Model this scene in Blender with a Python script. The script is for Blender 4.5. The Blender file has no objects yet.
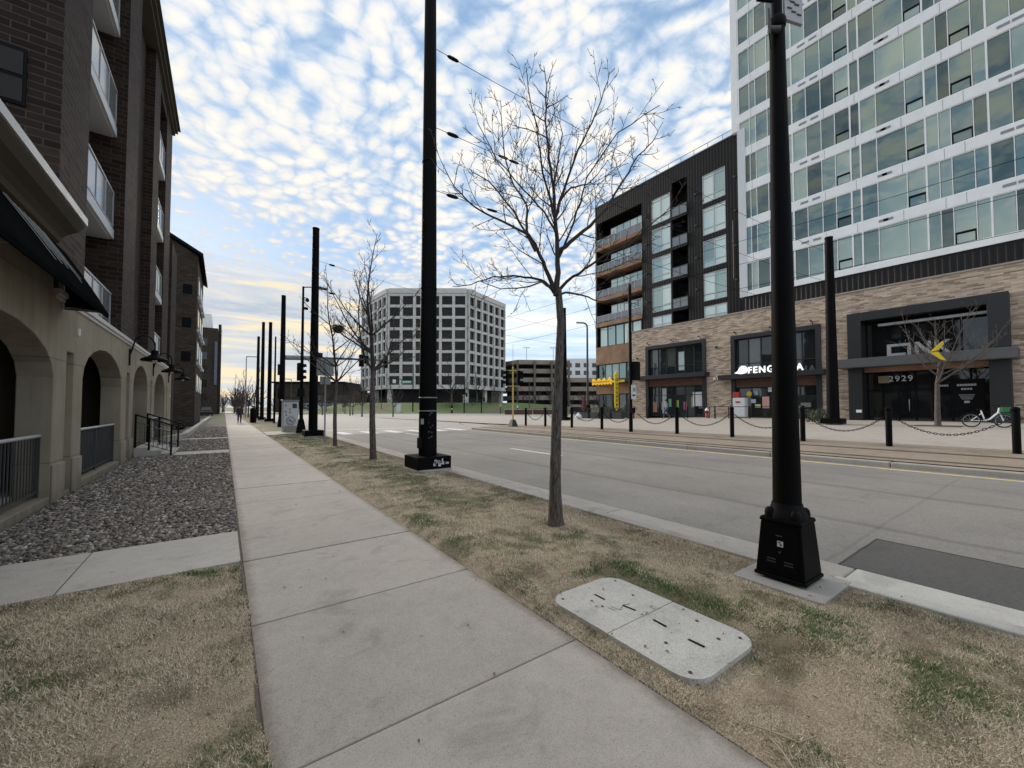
import bpy, bmesh, math, random
import numpy as np
from mathutils import Vector, Matrix
R = math.radians
rng = random.Random(7)
scene = bpy.context.scene
COL = scene.collection
ORG = {}

# ------------------------------------------------------------------ materials
class N:
    """small helper round a node tree"""
    def __init__(self, nt): self.nt = nt; self.n = nt.nodes; self.l = nt.links
    def new(self, t, **kw):
        o = self.n.new(t)
        for k, v in kw.items(): setattr(o, k, v)
        return o
    def link(self, a, b): self.l.new(a, b)
    def val(self, sock, v):
        if hasattr(v, 'is_output') and v.is_output: self.l.new(v, sock)
        else: sock.default_value = v
    def math(self, op, a, b=0.0, clamp=False):
        m = self.new('ShaderNodeMath', operation=op); m.use_clamp = clamp
        self.val(m.inputs[0], a); self.val(m.inputs[1], b); return m.outputs[0]
    def noise(self, vec, scale, detail=4, rough=.55, dist=0.0):
        t = self.new('ShaderNodeTexNoise'); self.link(vec, t.inputs['Vector'])
        t.inputs['Scale'].default_value = scale; t.inputs['Detail'].default_value = detail
        t.inputs['Roughness'].default_value = rough; t.inputs['Distortion'].default_value = dist
        return t.outputs['Fac']
    def ramp(self, fac, stops, interp='LINEAR'):
        r = self.new('ShaderNodeValToRGB'); cr = r.color_ramp; cr.interpolation = interp
        while len(cr.elements) < len(stops): cr.elements.new(.5)
        for e, (p, c) in zip(cr.elements, stops):
            e.position = p
            e.color = (c, c, c, 1) if isinstance(c, (int, float)) else (*c, 1)
        self.link(fac, r.inputs[0]); return r.outputs[0]
    def mix(self, fac, a, b, blend='MIX'):
        m = self.new('ShaderNodeMix', data_type='RGBA', blend_type=blend)
        self.val(m.inputs[0], fac)
        for s, v in ((m.inputs[6], a), (m.inputs[7], b)):
            if isinstance(v, tuple): s.default_value = (*v, 1) if len(v) == 3 else v
            else: self.link(v, s)
        return m.outputs[2]
    def mapr(self, v, a, b, c=0.0, d=1.0, smooth=True):
        m = self.new('ShaderNodeMapRange'); m.interpolation_type = 'SMOOTHSTEP' if smooth else 'LINEAR'
        self.val(m.inputs[0], v)
        for i, x in enumerate((a, b, c, d)): m.inputs[i+1].default_value = x
        return m.outputs[0]

def newmat(name):
    m = bpy.data.materials.new(name); m.use_nodes = True
    k = N(m.node_tree); b = k.n['Principled BSDF']
    return m, k, b

def pos(k):
    return k.new('ShaderNodeNewGeometry').outputs['Position']

def bump(k, b, h, strength=.3, dist=.01):
    n = k.new('ShaderNodeBump'); n.inputs['Strength'].default_value = strength; n.inputs['Distance'].default_value = dist
    k.link(h, n.inputs['Height']); k.link(n.outputs[0], b.inputs['Normal'])

def simple(name, col, rough=.6, var=.25, scale=3., metal=0., fine=60., bmp=.0, spec=.5):
    """base colour with a large and a fine mottling"""
    m, k, b = newmat(name); p = pos(k)
    n1 = k.noise(p, scale, 5); n2 = k.noise(p, fine, 3)
    lo = tuple(c*(1-var) for c in col); hi = tuple(min(1, c*(1+var)) for c in col)
    c1 = k.ramp(n1, [(.3, lo), (.7, hi)])
    c2 = k.mix(.35, c1, k.ramp(n2, [(.3, lo), (.7, hi)]))
    k.link(c2, b.inputs['Base Color']); b.inputs['Roughness'].default_value = rough
    b.inputs['Metallic'].default_value = metal; b.inputs['Specular IOR Level'].default_value = spec
    if bmp: bump(k, b, n2, bmp, .01)
    return m

def concrete(name, col, stain=.25, grit=140., bmp=.25, crack=False, edges=None):
    m, k, b = newmat(name); p = pos(k)
    big = k.noise(p, .9, 6, .6); mid = k.noise(p, 6., 5, .65); g = k.noise(p, grit, 2, .7)
    c = k.ramp(big, [(.3, tuple(x*(1-stain) for x in col)), (.55, col), (.75, tuple(x*(1+stain*.5) for x in col))])
    c = k.mix(.5, c, k.ramp(mid, [(.3, tuple(x*.84 for x in col)), (.7, tuple(x*1.12 for x in col))]))
    isl = k.new('ShaderNodeNewGeometry').outputs['Random Per Island']
    c = k.mix(1., c, k.ramp(isl, [(0, .88), (.5, 1.), (1, 1.08)]), 'MULTIPLY')
    st = k.noise(p, 2.1, 6, .68, .5); c = k.mix(.55, c, k.ramp(st, [(.34, .66), (.45, 1.), (.62, 1.), (.72, .80)]), 'MULTIPLY')
    if edges:
        sx = k.new('ShaderNodeSeparateXYZ'); k.link(p, sx.inputs[0])
        dd = k.math('MINIMUM', k.math('SUBTRACT', sx.outputs[0], edges[0]), k.math('SUBTRACT', edges[1], sx.outputs[0]))
        dd = k.math('ADD', dd, k.math('MULTIPLY', k.math('SUBTRACT', k.noise(p, 7, 5, .7), .5), .16))
        c = k.mix(k.mapr(dd, -.02, .10, .75, 0), c, (.17, .135, .10))
        v2 = k.new('ShaderNodeTexVoronoi'); k.link(p, v2.inputs['Vector']); v2.inputs['Scale'].default_value = 9.
        c = k.mix(.7, c, k.ramp(v2.outputs['Distance'], [(.03, .6), (.07, 1.)]), 'MULTIPLY')
    sp = k.ramp(g, [(.36, .55), (.46, 1.), (.62, 1.0), (.72, 1.25)])
    c = k.mix(.75, c, sp, 'MULTIPLY')
    c = k.mix(.6, c, k.ramp(k.noise(p, 48, 3, .8), [(.28, .70), (.44, 1.), (.60, 1.), (.74, 1.22)]), 'MULTIPLY')
    # dark spots: gum, oil
    v = k.new('ShaderNodeTexVoronoi'); k.link(p, v.inputs['Vector']); v.inputs['Scale'].default_value = 2.3
    spot = k.ramp(v.outputs['Distance'], [(.025, .55), (.05, 1.)])
    c = k.mix(.8, c, spot, 'MULTIPLY')
    if crack:
        w = k.new('ShaderNodeTexVoronoi', feature='DISTANCE_TO_EDGE'); w.inputs['Scale'].default_value = .23
        wn = k.new('ShaderNodeVectorMath', operation='ADD'); k.link(p, wn.inputs[0])
        nz = k.new('ShaderNodeTexNoise'); nz.inputs['Scale'].default_value = 1.6; k.link(p, nz.inputs['Vector']); k.link(nz.outputs['Color'], wn.inputs[1])
        k.link(wn.outputs[0], w.inputs['Vector'])
        c = k.mix(.5, c, k.ramp(w.outputs['Distance'], [(.004, .45), (.012, 1.)]), 'MULTIPLY')
    k.link(c, b.inputs['Base Color']); b.inputs['Roughness'].default_value = .85
    bump(k, b, g, bmp, .004)
    return m

def brick(name, cols, mortar, bw, bh, ms=.012, rough=.8, bmp=.5):
    """running bond on any axis aligned wall: (x+y, z)"""
    m, k, b = newmat(name); p = pos(k)
    s = k.new('ShaderNodeSeparateXYZ'); k.link(p, s.inputs[0])
    cb = k.new('ShaderNodeCombineXYZ'); k.link(k.math('ADD', s.outputs[0], s.outputs[1]), cb.inputs[0]); k.link(s.outputs[2], cb.inputs[1])
    t = k.new('ShaderNodeTexBrick'); k.link(cb.outputs[0], t.inputs['Vector'])
    t.inputs['Scale'].default_value = 1.; t.inputs['Brick Width'].default_value = bw; t.inputs['Row Height'].default_value = bh
    t.inputs['Mortar Size'].default_value = ms; t.inputs['Bias'].default_value = 0
    t.inputs['Color1'].default_value = (0, 0, 0, 1); t.inputs['Color2'].default_value = (1, 1, 1, 1); t.inputs['Mortar'].default_value = (.5, .5, .5, 1)
    n = len(cols)
    col = k.ramp(t.outputs['Color'], [((i+.5)/n, c) for i, c in enumerate(cols)])
    mot = k.noise(p, 1.3, 5); col = k.mix(.30, col, k.ramp(mot, [(.3, .7), (.7, 1.2)]), 'MULTIPLY')
    fine = k.noise(p, 45, 3); col = k.mix(.3, col, k.ramp(fine, [(.3, .7), (.7, 1.25)]), 'MULTIPLY')
    c = k.mix(t.outputs['Fac'], col, mortar)
    k.link(c, b.inputs['Base Color']); b.inputs['Roughness'].default_value = rough; b.inputs['Specular IOR Level'].default_value = .12
    h = k.math('SUBTRACT', k.math('MULTIPLY', fine, .3), t.outputs['Fac']); bump(k, b, h, bmp, .012)
    return m

def corrugated(name, col, pitch, rough=.5, var=.15, depth=.5):
    """ribbed metal cladding: ribs run up the wall"""
    m, k, b = newmat(name); p = pos(k)
    s = k.new('ShaderNodeSeparateXYZ'); k.link(p, s.inputs[0])
    u = k.math('ADD', s.outputs[0], s.outputs[1])
    w = k.math('PINGPONG', u, pitch/2); w = k.mapr(w, pitch*.12, pitch*.38, 0, 1)
    n1 = k.noise(p, .6, 4)
    c = k.ramp(n1, [(.3, tuple(x*(1-var) for x in col)), (.7, tuple(x*(1+var) for x in col))])
    k.link(c, b.inputs['Base Color']); b.inputs['Roughness'].default_value = rough; b.inputs['Specular IOR Level'].default_value = .2
    bump(k, b, w, depth, .03)
    return m

def glass(name, tint, blind=(.5, .56, .52), pblind=.25, metal=.55, rough=.03, dark=.35, wav=.02, spec=.8):
    """coated window glass, every pane (mesh island) a little different, some with blinds drawn"""
    m, k, b = newmat(name); g = k.new('ShaderNodeNewGeometry'); oi = k.new('ShaderNodeObjectInfo'); r = k.math('FRACT', k.math('ADD', g.outputs['Random Per Island'], k.math('MULTIPLY', oi.outputs['Random'], 9.7)))
    p = g.outputs['Position']
    f = k.math('FRACT', k.math('MULTIPLY', r, 17.31))
    t = k.mix(f, tuple(x*dark for x in tint), tint)
    isb = k.math('LESS_THAN', r, pblind)
    s = k.new('ShaderNodeSeparateXYZ'); k.link(p, s.inputs[0])
    t = k.mix(isb, t, blind)
    k.link(t, b.inputs['Base Color'])
    k.link(k.math('MULTIPLY_ADD', isb, -metal*.55, ) if False else k.math('SUBTRACT', metal, k.math('MULTIPLY', isb, metal*.6)), b.inputs['Metallic'])
    b.inputs['Roughness'].default_value = rough; b.inputs['Specular IOR Level'].default_value = spec
    n = k.noise(p, .55, 2); bump(k, b, n, wav, .3)
    return m

def emis(name, col, s):
    m, k, b = newmat(name); b.inputs['Base Color'].default_value = (*col, 1)
    b.inputs['Emission Color'].default_value = (*col, 1); b.inputs['Emission Strength'].default_value = s
    return m

M = {}
M['sidewalk'] = concrete('sidewalk_concrete', (.445, .405, .362), .2, 150, .3, False, (.19, 2.0))
M['path'] = concrete('path_concrete', (.44, .415, .385), .2, 150, .3)
M['kerb'] = concrete('kerb_concrete', (.42, .385, .345), .22, 120, .3)
M['kerb_new'] = concrete('new_kerb_concrete', (.58, .55, .50), .12, 160, .2)
M['slab'] = concrete('lid_concrete', (.60, .58, .54), .3, 110, .5)
M['plaza'] = concrete('plaza_concrete', (.47, .42, .37), .15, 60, .15)
M['junction'] = concrete('junction_concrete', (.42, .39, .35), .15, 60, .15)
M['joint'] = simple('joint_dirt', (.10, .088, .075), .95, .3)
M['soil'] = simple('soil', (.10, .078, .055), .95, .4, 8, bmp=.4)
M['steel'] = simple('rail_steel', (.16, .13, .11), .45, .3, metal=.5)
M['trackbed'] = concrete('track_concrete', (.33, .262, .20), .3, 50, .25)
M['black'] = simple('black_paint', (.0042, .0041, .0045), .6, .45, 2.2, fine=25., spec=.07)
M['black2'] = simple('black_metal', (.007, .007, .008), .6, .3, spec=.1)
M['dkgrey'] = simple('dark_grey_metal', (.05, .052, .055), .5, .2)
M['grey'] = simple('grey_metal', (.25, .26, .27), .45, .2, metal=.2)
M['ltgrey'] = simple('light_grey_metal', (.42, .43, .44), .45, .15)
M['white'] = simple('white_paint', (.84, .85, .85), .5, .08, 1.2)
M['offwhite'] = simple('offwhite_panel', (.62, .64, .66), .45, .06, .5)
M['yellow'] = simple('yellow_paint', (.62, .45, .13), .5, .15)
M['signyellow'] = simple('sign_yellow', (.85, .62, .03), .5, .08)
M['red'] = simple('red_paint', (.35, .035, .03), .5, .25)
M['green'] = simple('green_paint', (.03, .20, .07), .5, .2)
M['dkgreen'] = simple('dark_green_paint', (.02, .045, .04), .5, .3)
M['roadpaint'] = simple('road_paint', (.80, .78, .74), .8, .3, 5, fine=40)
M['roadyellow'] = simple('road_yellow_paint', (.78, .60, .28), .8, .3, 5, fine=40)
M['rubber'] = simple('rubber', (.02, .02, .02), .8, .2)
M['chrome'] = simple('bright_metal', (.6, .6, .6), .3, .1, metal=.9)
M['wood'] = corrugated('wood_cladding', (.29, .175, .108), .16, .6, .3, .2)
def stucco(name, col):
    m, k, b = newmat(name); p = pos(k); mp = k.new('ShaderNodeMapping'); k.link(p, mp.inputs['Vector']); mp.inputs['Scale'].default_value = (1, 1, .07)
    n1 = k.noise(p, 1.1, 5); f = k.noise(p, 90, 3)
    c = k.ramp(n1, [(.3, tuple(x*.84 for x in col)), (.7, tuple(x*1.12 for x in col))])
    c = k.mix(.5, c, k.ramp(k.noise(mp.outputs[0], 5.5, 5, .6), [(.36, .74), (.5, 1.), (.75, 1.06)]), 'MULTIPLY')      # rain streaks
    s = k.new('ShaderNodeSeparateXYZ'); k.link(p, s.inputs[0])
    g = k.math('ADD', s.outputs[2], k.math('MULTIPLY', k.noise(p, 4, 5, .7), .9))
    c = k.mix(k.mapr(g, .25, .95, .6, 0), c, (.13, .11, .085))                                                   # splash grime
    for z in (.66, 2.42): c = k.mix(.6, c, k.ramp(k.math('ABSOLUTE', k.math('SUBTRACT', s.outputs[2], z)), [(.006, .4), (.014, 1.)]), 'MULTIPLY')
    k.link(c, b.inputs['Base Color']); b.inputs['Roughness'].default_value = .9; b.inputs['Specular IOR Level'].default_value = .15; bump(k, b, f, .3, .01); return m
M['stucco'] = stucco('tan_stucco', (.335, .297, .226))
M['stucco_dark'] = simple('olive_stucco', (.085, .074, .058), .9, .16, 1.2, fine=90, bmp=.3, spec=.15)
M['brickdark'] = brick('dark_brown_brick', [(.026, .018, .0145), (.039, .0265, .0215), (.031, .0215, .018), (.051, .036, .029)], (.074, .060, .052), .40, .13, .010)
M['brickgrey'] = brick('grey_brown_brick', [(.036, .028, .022), (.052, .040, .032), (.043, .034, .027), (.064, .051, .041)], (.075, .063, .052), .40, .13, .010)
M['brickmix'] = brick('buff_brick', [(.25, .185, .135), (.58, .46, .36), (.42, .32, .245), (.30, .225, .175), (.66, .54, .43), (.48, .375, .285)], (.40, .32, .25), .50, .098, .007, bmp=.25)
M['brickred'] = brick('red_brown_brick', [(.11, .05, .035), (.15, .07, .05), (.09, .045, .035)], (.15, .12, .1), .3, .1, .01)
M['cladding'] = corrugated('charcoal_cladding', (.009, .0085, .0085), .3, .55, .15, .35)
M['ribbed'] = corrugated('ribbed_black_metal', (.014, .013, .013), .33, .5, .1, 1.)
M['charcoal'] = simple('charcoal_frame', (.011, .0115, .013), .45, .15)
M['precast'] = simple('white_precast', (.60, .58, .555), .75, .10, .7, fine=8)
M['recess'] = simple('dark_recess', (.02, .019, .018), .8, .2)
M['fabric'] = simple('awning_canvas', (.0075, .0085, .009), 1.0, .2, 1.5, spec=.0)
m_, k_, b_ = newmat('bark'); p_ = pos(k_); mp_ = k_.new('ShaderNodeMapping'); k_.link(p_, mp_.inputs['Vector']); mp_.inputs['Scale'].default_value = (1, 1, .16)
h_ = k_.noise(mp_.outputs[0], 55, 5, .65, .6); c_ = k_.ramp(h_, [(.36, (.032, .027, .024)), (.5, (.115, .10, .09)), (.66, (.20, .175, .16))])
k_.link(k_.mix(.35, c_, k_.ramp(k_.noise(p_, 3, 3), [(.3, .6), (.7, 1.2)]), 'MULTIPLY'), b_.inputs['Base Color']); b_.inputs['Roughness'].default_value = .95; bump(k_, b_, h_, 1., .02); M['bark'] = m_
M['twig'] = simple('twig_bark', (.045, .036, .033), .9, .3, 6)
M['glass_tower'] = glass('tower_glass', (.245, .31, .28), (.34, .42, .37), .28, .74, .02, .36)
M['glass_apt'] = glass('teal_blind_glass', (.42, .56, .53), (.62, .73, .68), .7, .30, .05, .6)
M['glass_dark'] = glass('dark_shop_glass', (.045, .05, .05), (.09, .10, .09), .2, .35, .03, .5)
M['glass_office'] = glass('bronze_office_glass', (.020, .016, .0145), (.04, .033, .03), .12, .02, .2, .6, spec=.22)
M['glass_balcony'] = simple('balcony_panel_glass', (.20, .215, .225), .12, .12, .8)
M['railwhite'] = simple('balcony_white_metal', (.46, .47, .48), .45, .1)
M['skin'] = simple('skin', (.42, .25, .18), .6, .1)
M['hair'] = simple('hair', (.02, .014, .01), .7, .2)
M['cloth_dark'] = simple('dark_cloth', (.03, .03, .035), .9, .2)
M['cloth_grey'] = simple('grey_cloth', (.32, .33, .36), .9, .2)
M['cloth_blue'] = simple('blue_cloth', (.05, .07, .12), .9, .2)
M['shrub'] = simple('shrub_leaf', (.035, .05, .025), .8, .4)
M['amber_lit'] = emis('lit_amber_sign', (.9, .52, .03), .25)
M['white_lit'] = emis('lit_white_letters', (1., 1., .97), .55)

# asphalt: worn, pale, with tyre polish lanes along the street and sealed cracks
def asphalt(name, col, tracks=True):
    m, k, b = newmat(name); p = pos(k)
    s = k.new('ShaderNodeSeparateXYZ'); k.link(p, s.inputs[0])
    g = k.noise(p, 110, 2, .75); big = k.noise(p, .35, 5, .6)
    c = k.ramp(big, [(.3, tuple(x*.82 for x in col)), (.7, tuple(x*1.14 for x in col))])
    g2 = k.noise(p, 32, 3, .8); c = k.mix(.6, c, k.ramp(g2, [(.30, .45), (.45, .95), (.58, 1.05), (.72, 1.5)]), 'MULTIPLY')
    c = k.mix(.8, c, k.ramp(g, [(.33, .42), (.46, 1.), (.6, 1.0), (.72, 1.6)]), 'MULTIPLY')
    oil = k.noise(p, 1.1, 5, .7, .8); c = k.mix(.5, c, k.ramp(oil, [(.30, .62), (.42, 1.)]), 'MULTIPLY')
    if tracks:
        mp = k.new('ShaderNodeMapping'); k.link(p, mp.inputs['Vector']); mp.inputs['Scale'].default_value = (1, .03, 1)
        st = k.noise(mp.outputs[0], 1.7, 4, .6)
        c = k.mix(.6, c, k.ramp(st, [(.36, .90), (.5, 1.), (.7, 1.05)]), 'MULTIPLY')
        # tar-sealed longitudinal and cross cracks
        wob = k.math('MULTIPLY', k.math('SUBTRACT', k.noise(p, .9, 4), .5), .28)
        xx = k.math('ADD', s.outputs[0], wob)
        for x0, wd in ((7.45, .08), (10.6, .10), (12.6, .04)):
            d = k.math('ABSOLUTE', k.math('SUBTRACT', xx, x0))
            c = k.mix(.75, c, k.ramp(d, [(wd*.4, .66), (wd*1.6, 1.)]), 'MULTIPLY')
        yy = k.math('ADD', s.outputs[1], k.math('MULTIPLY', wob, .35))
        for y0 in (1.62, 7.4):
            d = k.math('ABSOLUTE', k.math('SUBTRACT', yy, y0))
            c = k.mix(.6, c, k.ramp(d, [(.012, .74), (.03, 1.)]), 'MULTIPLY')
    k.link(c, b.inputs['Base Color']); b.inputs['Roughness'].default_value = .86
    bump(k, b, g, .35, .005)
    return m
M['asphalt'] = asphalt('worn_asphalt', (.262, .244, .224))
M['asphalt_new'] = asphalt('patch_asphalt', (.115, .108, .102), False)

# dry lawn: straw and green patches; used by the turf sheet and by the blades
def lawn(name, blades):
    m, k, b = newmat(name); g = k.new('ShaderNodeNewGeometry'); p = g.outputs['Position']
    a = k.noise(p, .75, 4, .6); d = k.noise(p, 3.2, 3, .6)
    s = k.math('ADD', k.math('MULTIPLY', a, .62), k.math('MULTIPLY', d, .38))
    sx = k.new('ShaderNodeSeparateXYZ'); k.link(p, sx.inputs[0])     # the strip is greenest down its middle, bare and brown along the kerb
    belt = k.mapr(k.math('ABSOLUTE', k.math('SUBTRACT', sx.outputs[0], 3.25)), .1, .75, .075, 0)
    belt = k.math('ADD', belt, k.mapr(sx.outputs[1], 17, 24, 0, .10))
    patch = k.math('MULTIPLY', k.mapr(k.math('ADD', s, belt), .475, .63), .92)
    dirt = k.math('MAXIMUM', k.mapr(k.noise(p, 2.3, 4), .50, .68), k.math('MULTIPLY', k.mapr(k.math('ADD', sx.outputs[0], k.math('MULTIPLY', k.noise(p, 1.1, 3), .7)), 4.15, 4.6), .9))
    if blades:
        r = g.outputs['Random Per Island']
        straw = k.ramp(r, [(0, (.32, .25, .17)), (.35, (.58, .485, .355)), (.7, (.74, .64, .49)), (1, (.84, .76, .61))])
        grn = k.ramp(r, [(0, (.05, .082, .026)), (.5, (.095, .165, .048)), (.85, (.145, .21, .07)), (1, (.50, .43, .30))])
        thr = k.math('FRACT', k.math('MULTIPLY', r, 7.77))
        fac = k.math('GREATER_THAN', k.math('ADD', k.math('MULTIPLY', patch, .92), .06), thr)
        c = k.mix(fac, straw, grn)
        c = k.mix(k.math('MULTIPLY', dirt, .34), c, (.27, .20, .14))
    else:
        n = k.noise(p, 120, 6, .8, .6)
        straw = k.ramp(n, [(.34, (.12, .09, .062)), (.48, (.38, .30, .215)), (.64, (.70, .59, .455))])
        grn = k.ramp(n, [(.3, (.025, .036, .015)), (.7, (.085, .115, .04))])
        c = k.mix(k.math('MULTIPLY', patch, .7), straw, grn)
        c = k.mix(k.math('MULTIPLY', dirt, .6), c, (.16, .115, .082))
        bump(k, b, n, .6, .02)
    k.link(c, b.inputs['Base Color']); b.inputs['Roughness'].default_value = .9; b.inputs['Specular IOR Level'].default_value = .15
    return m
M['turf'] = lawn('dry_turf', False); M['blade'] = lawn('grass_blades', True)
m_, k_, b_ = newmat('green_lawn'); p_ = pos(k_)
k_.link(k_.mix(k_.mapr(k_.noise(p_, .09, 4, .6), .48, .60), k_.ramp(k_.noise(p_, 4, 4), [(.3, (.075, .115, .035)), (.7, (.13, .19, .055))]), k_.ramp(k_.noise(p_, 3, 4), [(.3, (.13, .10, .07)), (.7, (.22, .18, .12))])), b_.inputs['Base Color']); b_.inputs['Roughness'].default_value = .95
M['lushgrass'] = m_
m_, k_, b_ = newmat('gravel_stone')
r_ = k_.new('ShaderNodeNewGeometry'); rr = r_.outputs['Random Per Island']
c_ = k_.ramp(rr, [(0, (.050, .044, .040)), (.3, (.125, .110, .098)), (.6, (.215, .19, .17)), (.85, (.30, .235, .20)), (1, (.55, .51, .46))])
c_ = k_.mix(.4, c_, k_.ramp(k_.noise(r_.outputs['Position'], 60, 3), [(.3, .6), (.7, 1.3)]), 'MULTIPLY')
k_.link(c_, b_.inputs['Base Color']); b_.inputs['Roughness'].default_value = .85
M['gravel'] = m_
M['gravelbase'] = simple('gravel_bed', (.085, .075, .066), .95, .5, 10, fine=45, bmp=.8)

# ------------------------------------------------------------------ mesh builder
class MB:
    def __init__(self): self.v = []; self.f = []; self.m = []; self.s = []
    def add(self, vs, fs, m=0, smooth=False):
        o = len(self.v); self.v += [tuple(p) for p in vs]
        for f in fs: self.f.append(tuple(i+o for i in f)); self.m.append(m); self.s.append(smooth)
        return self
    def box(self, x0, x1, y0, y1, z0, z1, m=0):
        v = [(x, y, z) for z in (z0, z1) for y in (y0, y1) for x in (x0, x1)]
        return self.add(v, [(0, 2, 3, 1), (4, 5, 7, 6), (0, 1, 5, 4), (2, 6, 7, 3), (0, 4, 6, 2), (1, 3, 7, 5)], m)
    def hexa(self, b, t, m=0):
        """b, t: four points each, same winding"""
        return self.add(list(b)+list(t), [(3, 2, 1, 0), (4, 5, 6, 7), (0, 1, 5, 4), (1, 2, 6, 5), (2, 3, 7, 6), (3, 0, 4, 7)], m)
    def bar(self, p0, p1, w, h=None, m=0, up=(0, 0, 1)):
        """rectangular bar between two points"""
        h = h or w; p0 = Vector(p0); p1 = Vector(p1); d = (p1-p0).normalized(); u = Vector(up)
        if abs(d.dot(u)) > .98: u = Vector((1, 0, 0))
        a = d.cross(u).normalized()*w/2; b = a.cross(d).normalized()*h/2
        q = [p0-a-b, p0+a-b, p0+a+b, p0-a+b]; r = [p1-a-b, p1+a-b, p1+a+b, p1-a+b]
        return self.hexa(q, r, m)
    def prism(self, poly, axis, a, b, m=0, mcap=None):
        """poly in the other two axes (in xyz order), extruded along axis from a to b"""
        def P(u, w, t): return {'x': (t, u, w), 'y': (u, t, w), 'z': (u, w, t)}[axis]
        n = len(poly); v = [P(u, w, a) for u, w in poly]+[P(u, w, b) for u, w in poly]
        self.add(v, [(i, (i+1) % n, n+(i+1) % n, n+i) for i in range(n)], m)
        self.add(v, [tuple(range(n-1, -1, -1)), tuple(range(n, 2*n))], m if mcap is None else mcap)
        return self
    def tube(self, pts, rad, n=8, m=0, caps=True, smooth=True):
        pts = [Vector(p) for p in pts]
        if isinstance(rad, (int, float)): rad = [rad]*len(pts)
        vs = []; ref = None
        for i, p in enumerate(pts):
            d = (pts[min(i+1, len(pts)-1)]-pts[max(i-1, 0)])
            d = d.normalized() if d.length > 1e-9 else Vector((0, 0, 1))
            if ref is None:
                ref = Vector((1, 0, 0)) if abs(d.x) < .9 else Vector((0, 1, 0))
            a = (ref-d*ref.dot(d)).normalized(); ref = a; b = d.cross(a)
            for j in range(n):
                t = 2*math.pi*j/n; vs.append(p+(a*math.cos(t)+b*math.sin(t))*rad[i])
        fs = [(i*n+j, i*n+(j+1) % n, (i+1)*n+(j+1) % n, (i+1)*n+j) for i in range(len(pts)-1) for j in range(n)]
        self.add(vs, fs, m, smooth)
        if caps:
            o = (len(pts)-1)*n
            self.add(vs[:n], [tuple(range(n-1, -1, -1))], m); self.add(vs[o:o+n], [tuple(range(n))], m)
        return self
    def cyl(self, p0, p1, r0, r1=None, n=16, m=0): return self.tube([p0, p1], [r0, r0 if r1 is None else r1], n, m)
    def lathe(self, prof, c=(0, 0, 0), n=20, m=0, smooth=True):
        vs = [(c[0]+r*math.cos(2*math.pi*j/n), c[1]+r*math.sin(2*math.pi*j/n), c[2]+z) for r, z in prof for j in range(n)]
        fs = [(i*n+j, i*n+(j+1) % n, (i+1)*n+(j+1) % n, (i+1)*n+j) for i in range(len(prof)-1) for j in range(n)]
        self.add(vs, fs, m, smooth); k = (len(prof)-1)*n
        self.add(vs[:n], [tuple(range(n-1, -1, -1))], m); self.add(vs[k:], [tuple(range(n))], m)
        return self
    def ell(self, c, r, nu=10, nv=7, m=0, rough=0., rg=None):
        vs = []
        for i in range(nv+1):
            t = math.pi*i/nv
            for j in range(nu):
                a = 2*math.pi*j/nu; q = 1+(rg.uniform(-rough, rough) if rg else 0)
                vs.append((c[0]+r[0]*math.sin(t)*math.cos(a)*q, c[1]+r[1]*math.sin(t)*math.sin(a)*q, c[2]+r[2]*math.cos(t)*q))
        self.add(vs, [(i*nu+j, (i+1)*nu+j, (i+1)*nu+(j+1) % nu, i*nu+(j+1) % nu) for i in range(nv) for j in range(nu)], m, True)
        return self
    def torus(self, c, R_, r, axis='x', n=24, k=6, m=0):
        vs = []
        for i in range(n):
            a = 2*math.pi*i/n
            for j in range(k):
                b = 2*math.pi*j/k; q = R_+r*math.cos(b); u, w, t = q*math.cos(a), q*math.sin(a), r*math.sin(b)
                o = {'x': (t, u, w), 'y': (u, t, w), 'z': (u, w, t)}[axis]; vs.append((c[0]+o[0], c[1]+o[1], c[2]+o[2]))
        self.add(vs, [(i*k+j, ((i+1) % n)*k+j, ((i+1) % n)*k+(j+1) % k, i*k+(j+1) % k) for i in range(n) for j in range(k)], m, True)
        return self
    def rotz(self, a, c=(0, 0)):
        s, k = math.sin(a), math.cos(a)
        self.v = [(c[0]+(x-c[0])*k-(y-c[1])*s, c[1]+(x-c[0])*s+(y-c[1])*k, z) for x, y, z in self.v]; return self
    def move(self, d): self.v = [(x+d[0], y+d[1], z+d[2]) for x, y, z in self.v]; return self
    def build(self, name, mats, parent=None, bevel=0., origin=None, weld=False):
        if parent is not None: o0 = ORG[parent]
        else: o0 = Vector(origin) if origin is not None else Vector((0, 0, 0))
        me = bpy.data.meshes.new(name)
        me.from_pydata([(x-o0.x, y-o0.y, z-o0.z) for x, y, z in self.v], [], self.f)
        mats = mats if isinstance(mats, (list, tuple)) else [mats]
        for a in mats: me.materials.append(a)
        me.polygons.foreach_set('material_index', self.m); me.polygons.foreach_set('use_smooth', self.s)
        if len(self.f) < 9000:
            bm = bmesh.new(); bm.from_mesh(me)
            if weld: bmesh.ops.remove_doubles(bm, verts=bm.verts, dist=1e-4)
            bmesh.ops.recalc_face_normals(bm, faces=bm.faces); bm.to_mesh(me); bm.free()
        me.update()
        ob = bpy.data.objects.new(name, me); COL.objects.link(ob)
        if parent is not None: ob.parent = parent
        else: ob.location = o0
        ORG[ob] = o0
        if bevel:
            b = ob.modifiers.new('bevel', 'BEVEL'); b.width = bevel; b.segments = 2; b.limit_method = 'ANGLE'; b.angle_limit = R(40)
        return ob

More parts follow.
